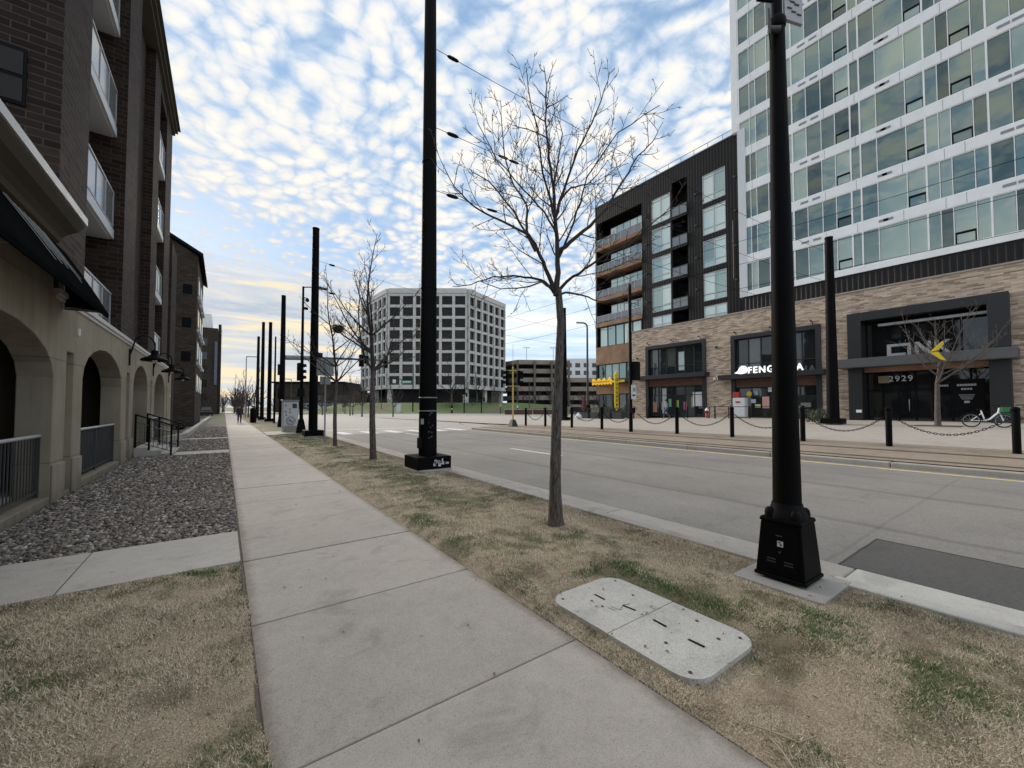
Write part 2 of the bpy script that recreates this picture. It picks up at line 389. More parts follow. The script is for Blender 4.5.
def tag(o, label=None, cat=None, group=None, kind=None):
    for a, b in (('label', label), ('category', cat), ('group', group), ('kind', kind)):
        if b: o[a] = b
    return o
def thing(name, label, cat, loc, group=None):
    o = bpy.data.objects.new(name, None); COL.objects.link(o); o.location = loc; o.empty_display_size = .3
    ORG[o] = Vector(loc); return tag(o, label, cat, group)
def struct(o): o['kind'] = 'structure'; return o
def copy_tree(o, parent=None):
    c = o.copy(); COL.objects.link(c); c.parent = parent
    for ch in list(o.children): copy_tree(ch, c)
    return c
def place(o, loc, rz=0., sc=None, label=None):
    o.location = loc; o.rotation_euler = (0, 0, rz)
    if sc: o.scale = (sc, sc, sc) if isinstance(sc, (int, float)) else sc
    if label: o['label'] = label
    return o
def text(s, size, mat, parent=None, name='lettering', loc=(0, 0, 0), rot=(R(90), 0, 0), ext=.02, align='LEFT', sp=1., bold=0., label=None):
    """lettering as a real extruded mesh"""
    cu = bpy.data.curves.new(name, 'FONT'); cu.body = s; cu.size = size; cu.extrude = ext; cu.align_x = align; cu.space_character = sp; cu.offset = bold
    t = bpy.data.objects.new(name, cu); COL.objects.link(t)
    dg = bpy.context.evaluated_depsgraph_get(); me = bpy.data.meshes.new_from_object(t.evaluated_get(dg))
    bpy.data.objects.remove(t); bpy.data.curves.remove(cu)
    me.materials.clear(); me.materials.append(mat)
    o = bpy.data.objects.new(name, me); COL.objects.link(o)
    if parent is not None:
        o.parent = parent; o.location = Vector(loc)-ORG[parent]
    else: o.location = loc
    o.rotation_euler = rot; ORG[o] = Vector(loc)
    return o

# ------------------------------------------------------------------ ground heights
def ss(a, b, x):
    t = min(1, max(0, (x-a)/(b-a))); return t*t*(3-2*t)
def prof(X):
    pts = [(15.0, .07), (18., .30), (21., .42), (29., .55), (38., .66), (60., .66)]
    if X <= pts[0][0]: return pts[0][1]
    for (a, za), (b, zb) in zip(pts, pts[1:]):
        if X <= b: return za+(zb-za)*(X-a)/(b-a)
    return pts[-1][1]
def gz(X, Y):
    """height of the far side of the street: it climbs towards the tower and levels out at the crossing"""
    t = 1-.55*ss(17, 32, Y)-.4*ss(32, 60, Y)
    return prof(X)*t
ROAD = -.08
# ------------------------------------------------------------------ camera, sky, sun
YAW = R(35.605)
cam = bpy.data.cameras.new('camera'); co = bpy.data.objects.new('camera', cam); COL.objects.link(co)
co.location = (0, 0, 1.6); co.rotation_euler = (R(90+1.8), 0, -YAW)
cam.sensor_width = 36; cam.lens = 402/1024*36; cam.shift_y = (394.37-384)/1024
cam.clip_start = .05; cam.clip_end = 5000; scene.camera = co
scene.view_settings.view_transform = 'Standard'; scene.view_settings.look = 'None'
scene.view_settings.exposure = .55; scene.view_settings.gamma = 1
scene.render.engine = 'CYCLES'

SUN_AZ, SUN_EL = R(-5), R(20)           # azimuth from +Y (street direction), negative = left
sun = bpy.data.lights.new('sun', 'SUN'); sun.energy = 2.2; sun.angle = R(16); sun.color = (1, .89, .74)
so = bpy.data.objects.new('sun', sun); COL.objects.link(so)
sd = Vector((math.sin(SUN_AZ)*math.cos(SUN_EL), math.cos(SUN_AZ)*math.cos(SUN_EL), math.sin(SUN_EL)))
so.rotation_euler = sd.to_track_quat('Z', 'Y').to_euler(); so.location = (0, 0, 60)

w = bpy.data.worlds.new('World'); scene.world = w; w.use_nodes = True
k = N(w.node_tree); bg = k.n['Background']
sky = k.new('ShaderNodeTexSky', sky_type='NISHITA'); sky.sun_disc = False
sky.sun_elevation = SUN_EL; sky.sun_rotation = SUN_AZ; sky.air_density = 1.0; sky.dust_density = .2; sky.ozone_density = 1.6
tc = k.new('ShaderNodeTexCoord'); d = tc.outputs['Generated']
sp = k.new('ShaderNodeSeparateXYZ'); k.link(d, sp.inputs[0]); dx, dy, dz = sp.outputs
zz = k.math('ADD', k.math('MAXIMUM', dz, 0.0), .09)
cb = k.new('ShaderNodeCombineXYZ'); k.link(k.math('DIVIDE', dx, zz), cb.inputs[0]); k.link(k.math('DIVIDE', dy, zz), cb.inputs[1]); pl = cb.outputs[0]
# altocumulus deck: puffs in rows, broken by lanes of blue
wn = k.new('ShaderNodeTexNoise'); k.link(pl, wn.inputs['Vector']); wn.inputs['Scale'].default_value = 2.6; wn.inputs['Detail'].default_value = 4
wv = k.new('ShaderNodeVectorMath', operation='MULTIPLY_ADD'); k.link(wn.outputs['Color'], wv.inputs[0]); wv.inputs[1].default_value = (.24, .24, 0); k.link(pl, wv.inputs[2])
mp = k.new('ShaderNodeMapping'); k.link(wv.outputs[0], mp.inputs['Vector']); mp.inputs['Rotation'].default_value = (0, 0, R(-28)); mp.inputs['Scale'].default_value = (1.0, .78, 1)
vo = k.new('ShaderNodeTexVoronoi', feature='F1'); k.link(mp.outputs[0], vo.inputs['Vector']); vo.inputs['Scale'].default_value = 19; w.cycles.sampling_method = 'MANUAL'; w.cycles.sample_map_resolution = 256
puff = k.math('SUBTRACT', 1., vo.outputs['Distance'])
big = k.noise(pl, .85, 4, .55, .3)
med = k.noise(mp.outputs[0], 9, 5, .58, .15)
fin = k.noise(mp.outputs[0], 15, 4, .7, .4)
mp2 = k.new('ShaderNodeMapping'); k.link(pl, mp2.inputs['Vector']); mp2.inputs['Rotation'].default_value = (0, 0, R(24)); mp2.inputs['Scale'].default_value = (1.0, 2.1, 1)
rip = k.noise(mp2.outputs[0], 8.0, 3, .55, 1.1)          # ripples across the deck
den = k.math('ADD', k.math('MULTIPLY', puff, .42), k.math('MULTIPLY', big, .28))
den = k.math('ADD', den, k.math('MULTIPLY', rip, .31))
den = k.math('ADD', den, k.math('MULTIPLY', med, .40))
den = k.math('ADD', den, k.math('MULTIPLY', fin, .30))
el = k.math('ARCSINE', dz)
az = k.math('ARCTAN2', dx, dy)            # 0 = down the street, positive to the right
gap = k.math('MULTIPLY', k.mapr(k.math('ABSOLUTE', k.math('SUBTRACT', el, R(19))), 0.02, .12, 1, 0), k.mapr(az, R(2), R(30), 1, .0))
den = k.math('SUBTRACT', den, k.math('MULTIPLY', gap, .17))
gap2 = k.math('MULTIPLY', k.mapr(k.math('ABSOLUTE', k.math('SUBTRACT', el, R(8))), 0.02, .09, 1, 0), k.mapr(az, R(20), R(50), 0, 1))
den = k.math('SUBTRACT', den, k.math('MULTIPLY', gap2, .22))
cover = k.mapr(den, .57, .90, 0, 1)
thick = k.mapr(den, .70, 1.06, 0, 1)
near_sun = k.math('MULTIPLY', k.mapr(k.math('ABSOLUTE', k.math('SUBTRACT', az, R(2))), 0, R(48), 1, 0), k.mapr(el, R(0), R(42), 1, 0))
ccol = k.mix(thick, (.46, .54, .64), (.72, .69, .635))
warm = k.mix(near_sun, ccol, k.mix(thick, (.54, .53, .52), (.71, .66, .56)))
skyc = k.mix(1.0, sky.outputs[0], (.105, .105, .105), 'MULTIPLY')
base = k.mix(.62, skyc, (.26, .40, .59))
base = k.mix(k.mapr(el, R(0), R(22), .85, 0), base, (.58, .68, .76))
c = k.mix(cover, base, warm)
# low stratus near the horizon: flat streaks, grey-blue and butter yellow
ms = k.new('ShaderNodeMapping'); k.link(d, ms.inputs['Vector']); ms.inputs['Scale'].default_value = (1.3, 1.3, 15)
st = k.noise(ms.outputs[0], 1.5, 7, .62, .6)
lowband = k.mapr(el, R(13), R(20), 1, 0)
stc = k.ramp(st, [(.36, (.33, .39, .47)), (.48, (.49, .51, .53)), (.58, (.74, .61, .38)), (.72, (.68, .61, .48))])
cool = k.ramp(st, [(.36, (.42, .55, .70)), (.5, (.60, .70, .79)), (.64, (.75, .75, .73))])
stc = k.mix(k.mapr(k.math('ABSOLUTE', az), R(10), R(42), 0, 1), stc, cool)
c = k.mix(k.math('MULTIPLY', lowband, .85), c, stc)
k.link(c, bg.inputs['Color']); bg.inputs['Strength'].default_value = 1.0

# ------------------------------------------------------------------ ground
mb = MB(); mb.box(-1800, 1800, -1800, 1800, -1.2, -.25); struct(mb.build('ground', M['soil']))

# sidewalk: cast slabs with open joints
mb = MB(); y = 2.04-1.5*5; rg = random.Random(3)
while y < 62:
    z = rg.uniform(-.003, .003); mb.box(.19, 2.0, y+.006, y+1.494, -.15, z); y += 1.5
while y < 175: mb.box(.19, 2.0, y, y+7.49, -.15, 0); y += 7.5
struct(mb.build('sidewalk', M['sidewalk'], bevel=.006))
mb = MB(); mb.box(.17, 2.03, -6, 175, -.2, -.014); struct(mb.build('sidewalk_joint_fill', M['joint']))
def slab_path(y0, y1, xs):
    mb = MB()
    for a, b in zip(xs, xs[1:]): mb.box(a+.005, b-.005, y0, y1, -.15, .002)
    return struct(mb.build('concrete_path', M['path'], bevel=.005))
slab_path(5.08, 6.33, (-2.2, -1.15, .175)); slab_path(17.45, 18.6, (-1.35, .175)); slab_path(25.3, 26.3, (-2.0, .175))
mb = MB(); mb.box(2.03, 4.55, 26.7, 30.4, -.15, .01); struct(mb.build('concrete_pad', M['path'], bevel=.005))

def height(x, y): return .022*math.sin(x*2.1+y*.7)+.018*math.sin(x*5.3-y*3.1)+.012*math.sin(y*6.7+x*1.7)
def sheet(name, mat, x0, x1, y0, y1, step, zf):
    nx = max(1, round((x1-x0)/step)); ny = max(1, round((y1-y0)/step)); mb = MB(); vs = []
    for j in range(ny+1):
        for i in range(nx+1):
            x = x0+(x1-x0)*i/nx; yy = y0+(y1-y0)*j/ny; vs.append((x, yy, zf(x, yy)))
    mb.add(vs, [(j*(nx+1)+i, j*(nx+1)+i+1, (j+1)*(nx+1)+i+1, (j+1)*(nx+1)+i) for j in range(ny) for i in range(nx)], 0, True)
    return struct(mb.build(name, mat))
def edge(x, a, b): return ss(0, .18, x-a)*ss(0, .18, b-x)
def flat(x, y):
    f = 1.
    for a, b, c, d_ in ((2.19, 2.97, 1.27, 2.56), (3.95, 4.66, 1.21, 1.93)): f = min(f, max(ss(0, .25, a-x), ss(0, .25, x-b), ss(0, .25, c-y), ss(0, .25, y-d_)))
    return f
fs = lambda x, y: -.02+(.05*edge(x, 2.0, 4.56)+height(x, y)*edge(x, 2.0, 4.56)*.7)*(.35+.65*flat(x, y))
fl = lambda x, y: -.025+height(x, y)*.5+.01
sheet('turf_strip', M['turf'], 2.0, 4.56, -5, 26.7, .16, fs)
sheet('turf_strip', M['turf'], 2.0, 4.56, 30.4, 175, 1.2, lambda x, y: 0)
sheet('turf', M['turf'], -2.35, .18, -5, 5.07, .16, fl)
sheet('gravel_bed', M['gravelbase'], -2.4, .175, 6.34, 17.44, .5, lambda x, y: -.03)
sheet('gravel_bed', M['gravelbase'], -2.4, .175, 18.61, 25.29, .5, lambda x, y: -.03)
sheet('gravel_bed', M['gravelbase'], -2.4, .175, 26.31, 60, 1, lambda x, y: -.03)
sheet('turf', M['lushgrass'], -2.4, .175, 60, 175, 4, lambda x, y: -.03)

# road, kerbs, markings
mb = MB(); mb.box(5.36, 15.02, -30, 26.2, -.2, ROAD); struct(mb.build('road', M['asphalt']))
mb = MB(); mb.box(4.72, 15.02, 26.2, 175, -.2, ROAD-.004); struct(mb.build('road', M['junction']))
mb = MB()
yy = 1.36
while yy < 60: mb.box(4.56, 4.73, yy+.004, yy+2.996, -.2, .008); mb.box(4.73, 5.36, yy+.004, yy+2.996, -.2, ROAD+.006); yy += 3
mb.box(4.56, 4.73, yy, 175, -.2, .008)
struct(mb.build('kerb', M['kerb'], bevel=.015))
mb = MB(); mb.box(4.56, 4.74, -6, 1.35, -.2, .012); mb.box(4.74, 5.36, -6, 1.35, -.2, ROAD+.010)
struct(mb.build('kerb', M['kerb_new'], bevel=.015))
mb = MB(); mb.box(5.362, 6.75, -6, 1.50, -.19, ROAD+.008); struct(mb.build('asphalt_patch', M['asphalt_new']))
mb = MB(); rg = random.Random(9)                    # tar bead along the patch edge
P = [(6.75+rg.uniform(-.004, .004), -6+i*.15, ROAD+.008) for i in range(50)]+[(6.75-i*.14, 1.5+rg.uniform(-.004, .004), ROAD+.008) for i in range(11)]
mb.tube(P, .008, 5); struct(mb.build('tar_seam', M['joint']))
mb = MB(); yy = -9.
while yy < 26: mb.box(15.02, 15.30, yy+.006, min(yy+3.0, 26.2)-.006, -.2, .07); yy += 3.0
struct(mb.build('kerb', M['kerb'], bevel=.03))
mb = MB(); mb.box(14.60, 14.72, -20, 25.6, ROAD-.02, ROAD+.004); struct(mb.build('lane_line', M['roadyellow']))
for y0 in (10.3, 22.0): mb = MB(); mb.box(9.42, 9.54, y0, y0+3, ROAD-.02, ROAD+.004); struct(mb.build('lane_dash', M['roadpaint']))
mb = MB()
for i in range(6): mb.box(5.9+i*1.6, 6.55+i*1.6, 25.9, 28.6, ROAD-.02, ROAD+.005)
struct(mb.build('crosswalk_bars', M['roadpaint']))
mb = MB(); mb.box(5.5, 15, 31.2, 31.6, ROAD-.02, ROAD+.004); struct(mb.build('stop_line', M['roadpaint']))

# far side: track bed, plaza, crossing street
def strip(name, mat, xs, y0, y1, step, dz=0., skirt=.3):
    ny = round((y1-y0)/step); vs = []; n = len(xs); mb = MB()
    for j in range(ny+1):
        y = y0+(y1-y0)*j/ny
        for x in xs: vs.append((x, y, dz(x, y) if callable(dz) else gz(x, y)+dz))
    mb.add(vs, [(j*n+i, j*n+i+1, (j+1)*n+i+1, (j+1)*n+i) for j in range(ny) for i in range(n-1)], 0, False)
    return struct(mb.build(name, mat))
fr = lambda a, b, n: [a+(b-a)*i/n for i in range(n+1)]
strip('track_bed', M['trackbed'], fr(15.29, 18.0, 3)+[18.9], -25, 26.2, 1.6)
strip('plaza', M['plaza'], [18.9, 21., 23, 26, 29, 32, 35, 38.4], -25, 60, 1.7)
strip('cross_street', M['junction'], [14.9, 18, 18.9, 21, 25, 29, 34, 38.4, 60, 90], 26.2, 110, 2., lambda x, y: (ROAD-.002)+(gz(x, y)-.012-ROAD)*ss(14.9, 21, x)*1.0)
for x in (15.62, 17.05):
    for a, wd, m in ((0, .07, 'steel'), (.1, .09, 'joint')):
        mb = MB(); vs = []; n = 40
        for j in range(n+1):
            y = -25+51*j/n; vs += [(x+a, y, gz(x+a, y)+.004), (x+a+wd, y, gz(x+a+wd, y)+.004)]
        mb.add(vs, [(2*j, 2*j+1, 2*j+3, 2*j+2) for j in range(n)]); struct(mb.build('track_rail' if m == 'steel' else 'rail_groove', M[m]))
# rails curving away through the crossing
mb = MB()
for rad in (9.0, 10.45):
    vs = []; n = 30; cx, cy = 27.2, 26.2
    for j in range(n+1):
        a = math.pi-j/n*math.pi*.5; 
        for q in (rad, rad+.09):
            x, y = cx+q*math.cos(a), cy+1.4*q*math.sin(a); vs.append((x, y, (ROAD-.002)+(gz(x, y)-.012-ROAD)*ss(14.9, 21, x)+.012))
    mb.add(vs, [(2*j, 2*j+1, 2*j+3, 2*j+2) for j in range(n)])
struct(mb.build('track_rail', M['joint']))
# lawn mound under the office block
vs = []; mb = MB(); nx, ny = 40, 16
FW = Vector((math.sin(YAW), math.cos(YAW), 0)); RT = Vector((math.cos(YAW), -math.sin(YAW), 0))
def far(depth, right, z=0.): return FW*depth+RT*right+Vector((0, 0, z))
for j in range(ny+1):
    for i in range(nx+1):
        rr_ = -62+ 90*i/nx; dd = 94+56*j/ny
        z = .06+2.75*ss(95, 113, dd)*ss(-60, -44, rr_)*(1-.5*ss(0, 22, rr_)); vs.append(tuple(far(dd, rr_, z)))
mb.add(vs, [(j*(nx+1)+i, j*(nx+1)+i+1, (j+1)*(nx+1)+i+1, (j+1)*(nx+1)+i) for j in range(ny) for i in range(nx)], 0, True)
struct(mb.build('grass_mound', M['lushgrass']))
mb = MB(); vs = [tuple(far(92, -90, .02)), tuple(far(94.2, -90, .02)), tuple(far(94.2, 60, .02)), tuple(far(92, 60, .02))]
vs2 = [(x, y, z+.13) for x, y, z in vs]; mb.hexa(vs, vs2); struct(mb.build('pavement', M['plaza']))

# ------------------------------------------------------------------ grass and gravel (uncountable: one object each)
def tri_mesh(name, V, F, mat):
    me = bpy.data.meshes.new(name); me.vertices.add(len(V)); me.vertices.foreach_set('co', V.astype(np.float32).ravel())
    n = len(F); me.loops.add(n*3); me.loops.foreach_set('vertex_index', F.astype(np.int32).ravel())
    me.polygons.add(n); me.polygons.foreach_set('loop_start', np.arange(0, n*3, 3, dtype=np.int32)); me.polygons.foreach_set('loop_total', np.full(n, 3, dtype=np.int32))
    me.materials.append(mat); me.update(calc_edges=True); me.validate()
    o = bpy.data.objects.new(name, me); COL.objects.link(o); return o
rs = np.random.default_rng(5)
from mathutils import noise as mnoise
keep_out = []   # rectangles (x0,x1,y0,y1) and discs (x,y,r) without blades
def grass(name, areas, zf, label):
    Vs = []; Fs = []; off = 0
    for (x0, x1, y0, y1, dens, lmin, lmax) in areas:
        n = int((x1-x0)*(y1-y0)*dens); x = rs.uniform(x0, x1, n); y = rs.uniform(y0, y1, n)
        ok = np.ones(n, bool)
        for kk in keep_out:
            if len(kk) == 4: ok &= ~((x > kk[0]) & (x < kk[1]) & (y > kk[2]) & (y < kk[3]))
            else: ok &= (x-kk[0])**2+(y-kk[1])**2 > kk[2]**2
        # thin, bare and thick places
        nz = np.array([mnoise.noise(Vector((a*1.3, b*1.3, 3.1)))+.6*mnoise.noise(Vector((a*4.1, b*4.1, 7.7))) for a, b in zip(x, y)])
        ok &= rs.uniform(0, 1, n) < np.clip(.85+nz*.95, .28, 1.)
        x, y, nz = x[ok], y[ok], nz[ok]; n = len(x)
        z = np.array([zf(a, b) for a, b in zip(x, y)])-.004
        L = rs.uniform(lmin, lmax, n)*np.clip(.80+nz*.5, .5, 1.25); az = rs.uniform(0, 2*np.pi, n); tilt = np.clip(rs.normal(1.18, .28, n), .15, 1.52)
        dx = np.cos(az)*np.sin(tilt)*L; dy = np.sin(az)*np.sin(tilt)*L; dz = np.cos(tilt)*L+.006
        wd = rs.uniform(.0013, .0028, n)*np.clip(1+y*.10, 1, 3); px, py = -np.sin(az)*wd, np.cos(az)*wd
        V = np.empty((n, 3, 3)); V[:, 0] = np.stack([x-px, y-py, z], 1); V[:, 1] = np.stack([x+px, y+py, z], 1); V[:, 2] = np.stack([x+dx, y+dy, z+dz], 1)
        Vs.append(V.reshape(-1, 3)); Fs.append(np.arange(n*3).reshape(-1, 3)+off); off += n*3
    o = tri_mesh(name, np.concatenate(Vs), np.concatenate(Fs), M['blade']); return tag(o, label, 'grass', None, 'stuff')
keep_out += [(2.22, 2.97, 1.29, 2.58), (3.97, 4.6, 1.2, 1.95), (4.22, 9.61, .58)]
grass('grass', [(2.6, 4.58, -1.2, .3, 14000, .016, .045), (2.0, 4.58, .3, 3.2, 22000, .015, .043), (2.0, 4.58, 3.2, 6, 9000, .02, .055), (2.0, 4.58, 6, 12, 3600, .025, .06), (2.0, 4.58, 12, 26.6, 1300, .03, .07),
    (1.965, 2.03, .3, 8, 5000, .02, .05)], fs, 'thin matted straw coloured grass with green patches on the kerb strip')
grass('grass', [(-2.3, .2, 1.4, 5.06, 19000, .016, .045)], fl, 'dry straw coloured grass beside the left edge of the sidewalk')
# gravel stones
t = (1+5**.5)/2
ico = np.array([(-1, t, 0), (1, t, 0), (-1, -t, 0), (1, -t, 0), (0, -1, t), (0, 1, t), (0, -1, -t), (0, 1, -t), (t, 0, -1), (t, 0, 1), (-t, 0, -1), (-t, 0, 1)])/1.9
icf = np.array([(0, 11, 5), (0, 5, 1), (0, 1, 7), (0, 7, 10), (0, 10, 11), (1, 5, 9), (5, 11, 4), (11, 10, 2), (10, 7, 6), (7, 1, 8), (3, 9, 4), (3, 4, 2), (3, 2, 6), (3, 6, 8), (3, 8, 9), (4, 9, 5), (2, 4, 11), (6, 2, 10), (8, 6, 7), (9, 8, 1)])
def gravel(areas, label):
    Vs = []; Fs = []; off = 0
    for (x0, x1, y0, y1, dens, r0, r1) in areas:
        n = int((x1-x0)*(y1-y0)*dens); c = np.stack([rs.uniform(x0, x1, n), rs.uniform(y0, y1, n), rs.uniform(-.03, .0, n)], 1)
        s = rs.uniform(r0, r1, (n, 1, 1))*rs.uniform(.6, 1.25, (n, 1, 3)); s[:, :, 2] *= .75
        V = ico[None]*s*(1+rs.uniform(-.22, .22, (n, 12, 1))); a = rs.uniform(0, 6.28, n); ca, sa = np.cos(a)[:, None], np.sin(a)[:, None]
        X = V[:, :, 0]*ca-V[:, :, 1]*sa; Y = V[:, :, 0]*sa+V[:, :, 1]*ca; V = np.stack([X, Y, V[:, :, 2]], 2)+c[:, None]
        Vs.append(V.reshape(-1, 3)); Fs.append((icf[None]+(np.arange(n)*12)[:, None, None]+off).reshape(-1, 3)); off += n*12
    o = tri_mesh('gravel', np.concatenate(Vs), np.concatenate(Fs), M['gravel']); tag(o, label, 'gravel', None, 'stuff')
gravel([(-2.28, .16, 6.35, 9.5, 1500, .016, .034), (-2.28, .16, 9.5, 13, 1000, .018, .038), (-2.28, .16, 13, 17.42, 600, .022, .045)], 'grey river gravel between the tan arcade and the sidewalk')
gravel([(-2.28, .16, 18.63, 25.27, 420, .03, .055), (-2.28, .16, 26.33, 40, 160, .04, .075)], 'grey gravel beyond the concrete walk to the stair')
# ------------------------------------------------------------------ left: brick apartment house over a stucco arcade
W = -2.35                                   # street face of the arcade
apt = thing('apartment_building', 'dark brown brick apartment building with white balconies above a tan arched arcade', 'building', (W, 10, 0))
LEDGE = 3.52
def arch_pts(y0, y1, zs, zt, n=10):
    """segmental-elliptic arch from (y0,zs) over (mid,zt) to (y1,zs)"""
    c = (y0+y1)/2; a = (y1-y0)/2
    return [(c-a*math.cos(math.pi*i/n), zs+(zt-zs)*math.sin(math.pi*i/n)) for i in range(n+1)]
arches = [(-5.2, -.9, 2.1, 2.86), (.3, 4.4, 2.1, 2.86), (5.7, 10.03, 2.1, 2.86), (11.73, 15.56, 2.15, 2.95), (17.35, 20.3, 2.2, 3.02), (22.1, 25.7, 2.2, 3.08)]
slots = [(4.85, 5.2), (10.68, 11.13), (16.27, 16.75), (20.98, 21.4), (26.3, 26.75)]
mb = MB(); TH_ = .42; zt = LEDGE; cur = -8.0
def wall_piece(y0, y1, z0, z1): mb.box(W-TH_, W, y0, y1, z0, z1)
ev = sorted([(a[0], a[1], 'a', a) for a in arches]+[(s[0], s[1], 's', s) for s in slots])
for y0, y1, kd, q in ev:
    wall_piece(cur, y0, -.05, zt)
    if kd == 'a':
        P = arch_pts(y0, y1, q[2], q[3])
        for (ya, za), (yb, zb) in zip(P, P[1:]):
            mb.hexa([(W-TH_, ya, za), (W, ya, za), (W, yb, zb), (W-TH_, yb, zb)], [(W-TH_, ya, zt), (W, ya, zt), (W, yb, zt), (W-TH_, yb, zt)])
        wall_piece(y0, y1, -.05, .10)
    else:
        wall_piece(y0, y1, 2.62, zt); wall_piece(y0, y1, -.05, .05); mb.box(W-TH_, W-.16, y0, y1, .05, 2.62)
    cur = y1
wall_piece(cur, 28.4, -.05, zt)
mb.build('arcade', M['stucco'], apt, bevel=.012)
cur = -8                                     # plinth blocks proud of the piers
for y0, y1, kd, q in ev+[(28.4, 0, 0, 0)]:
    if y0-cur > .05: MB().box(W+.002, W+.03, cur, y0, -.05, .62).build('plinth', M['stucco'], apt, bevel=.01)
    cur = y1
mb = MB(); mb.box(W-.3, W+.06, 9.98, 28.42, LEDGE+.002, LEDGE+.10); mb.box(W-.3, W+.03, 9.98, 28.42, LEDGE-.07, LEDGE); mb.build('ledge', M['precast'], apt, bevel=.01)
# walk behind the arches
mb = MB(); mb.box(W-2.4, W-2.2, -8, 28.4, 0, LEDGE)
for y in (5.2, 11.0, 16.6, 21.1, 28.2): mb.box(W-2.2, W-TH_, y-.15, y+.15, .0, LEDGE)
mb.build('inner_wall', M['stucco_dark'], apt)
mb = MB(); mb.box(W-2.2, W-TH_, -8, 28.4, -.05, .16); mb.build('arcade_floor', M['path'], apt)
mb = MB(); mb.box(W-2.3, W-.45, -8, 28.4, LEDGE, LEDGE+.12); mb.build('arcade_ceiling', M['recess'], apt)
for y in (8.2, 13.4, 18.6, 23.9):
    dr = MB().box(W-2.195, W-2.15, y-.5, y+.5, .16, 2.3).build('door', M['black2'], apt, bevel=.01)
    MB().box(W-2.15, W-2.13, y-.36, y+.36, 1.15, 2.15).build('pane', M['glass_dark'], dr)
    MB().tube([(W-2.15, y+.4, 1.15), (W-2.09, y+.4, 1.15), (W-2.09, y+.4, 1.0)], .012, 6).build('handle', M['chrome'], dr)
# arcade railings
def railing(y0, y1, solid=False):
    mb = MB(); x = W-.14
    mb.bar((x, y0, .2), (x, y1, .2), .03)
    n = max(2, int((y1-y0)/.115))
    for i in range(1, n): y = y0+(y1-y0)*i/n; mb.bar((x, y, .2), (x, y, 1.09), .014)
    for y in (y0+.03, (y0+y1)/2, y1-.03): mb.bar((x+.0, y, .1), (x, y, 1.09), .035)
    r = mb.build('railing', M['dkgrey'], apt); MB().tube([(x, y0, 1.12), (x, y1, 1.12)], .03, 8).build('top_rail', M['ltgrey'], r)
    if solid: MB().box(x-.05, x-.03, y0+.02, y1-.02, .2, 1.05).build('screen', M['dkgrey'], r)
railing(.3, 4.4); railing(5.7, 10.03); railing(11.73, 15.56, True); railing(22.1, 25.7)

# brick upper storeys: piers with balcony bays between them
T0, T1, ZB, ZT = 9.95, 26.0, LEDGE+.11, 15.25
DEP = 1.7
piers = [(9.95, 11.6), (15.25, 17.0), (20.1, 21.6), (23.9, 26.0)]
mb = MB()
for a, b in piers: mb.box(W-DEP, W, a, b, ZB, ZT)
mb.box(W-.75, W-.28, 17.0, 20.1, ZB, ZT)      # flush brick panel between the two inner piers
mb.box(W-DEP-.4, W-DEP-.003, T0+.02, T1, ZB, ZT)
mb.box(W-11, W-DEP-.003, T0, T0+.4, 4.5, ZT); mb.box(W-11, W-DEP-.4, T1-.4, T1, ZB, ZT)
for a, b in ((11.6, 15.25), (21.6, 23.9)): mb.box(W-DEP, W-.02, a, b, 14.75, ZT)
mb.build('brick_wall', M['brickdark'], apt)
mb = MB()
for z0, z1, x1 in ((ZT+.002, ZT+.16, .10), (ZT+.162, ZT+.34, .20), (ZT+.342, ZT+.40, .30)): mb.box(W-11, W+x1, T0-x1*.5, T1+x1*.6, z0, z1)
mb.build('cornice', M['stucco_dark'], apt, bevel=.015)
MB().box(W-10.8, W-.2, T0+.2, T1-.2, ZT+.41, ZT+.5).build('roof', M['dkgrey'], apt)
for (a, b, so_) in ((11.6, 15.25, 0.), (21.6, 23.9, .17)):
    for z in (LEDGE+.10, 6.4, 9.25, 12.1):
        base = MB()
        if z > 4: base.box(W-DEP+.01, W-.27+so_, a+.002, b-.002, z-.22, z)
        else: base.box(W-DEP+.01, W-.15, a+.002, b-.002, z, z+.03)
        base.box(W-.27+so_, W-.20+so_, a+.004, b-.004, z-.20 if z > 4 else z+.01, z+.05)
        bal = base.build('balcony', [M['offwhite']], apt)
        gr = MB(); x = W-.235+so_
        gr.box(x-.025, x+.025, a+.006, b-.006, z+1.04, z+1.09)
        gr.box(x-.02, x+.02, a+.006, b-.006, z+.12, z+.15)
        for i in range(5): y = a+.03+(b-a-.06)*i/4; gr.box(x-.02, x+.02, y-.018, y+.018, z+.05, z+1.04)
        gr.build('railing', M['railwhite'], bal)
        gp = MB()
        for i in range(4): y = a+.03+(b-a-.06)*i/4; gp.box(x-.006, x+.006, y+.03, y+(b-a-.06)/4-.03, z+.15, z+1.04)
        gp.build('glass_panel', M['glass_balcony'], bal)
        MB().box(W-DEP+.002, W-DEP+.03, a+.7, b-.7, z+.05, z+2.15).build('balcony_door', M['glass_dark'], bal)
# window in the brick end wall
wn_ = MB(); wx = W-.40
wn_.box(wx-.62, wx+.0, T0-.03, T0-.002, 6.55, 7.5); wf = wn_.build('window', M['black2'], apt)
g_ = MB()
for i in range(2):
    for j in range(2): g_.box(wx-.58+i*.29, wx-.33+i*.29, T0-.04, T0-.031, 6.6+j*.45, 6.98+j*.45)
g_.build('pane', M['recess'], wf)
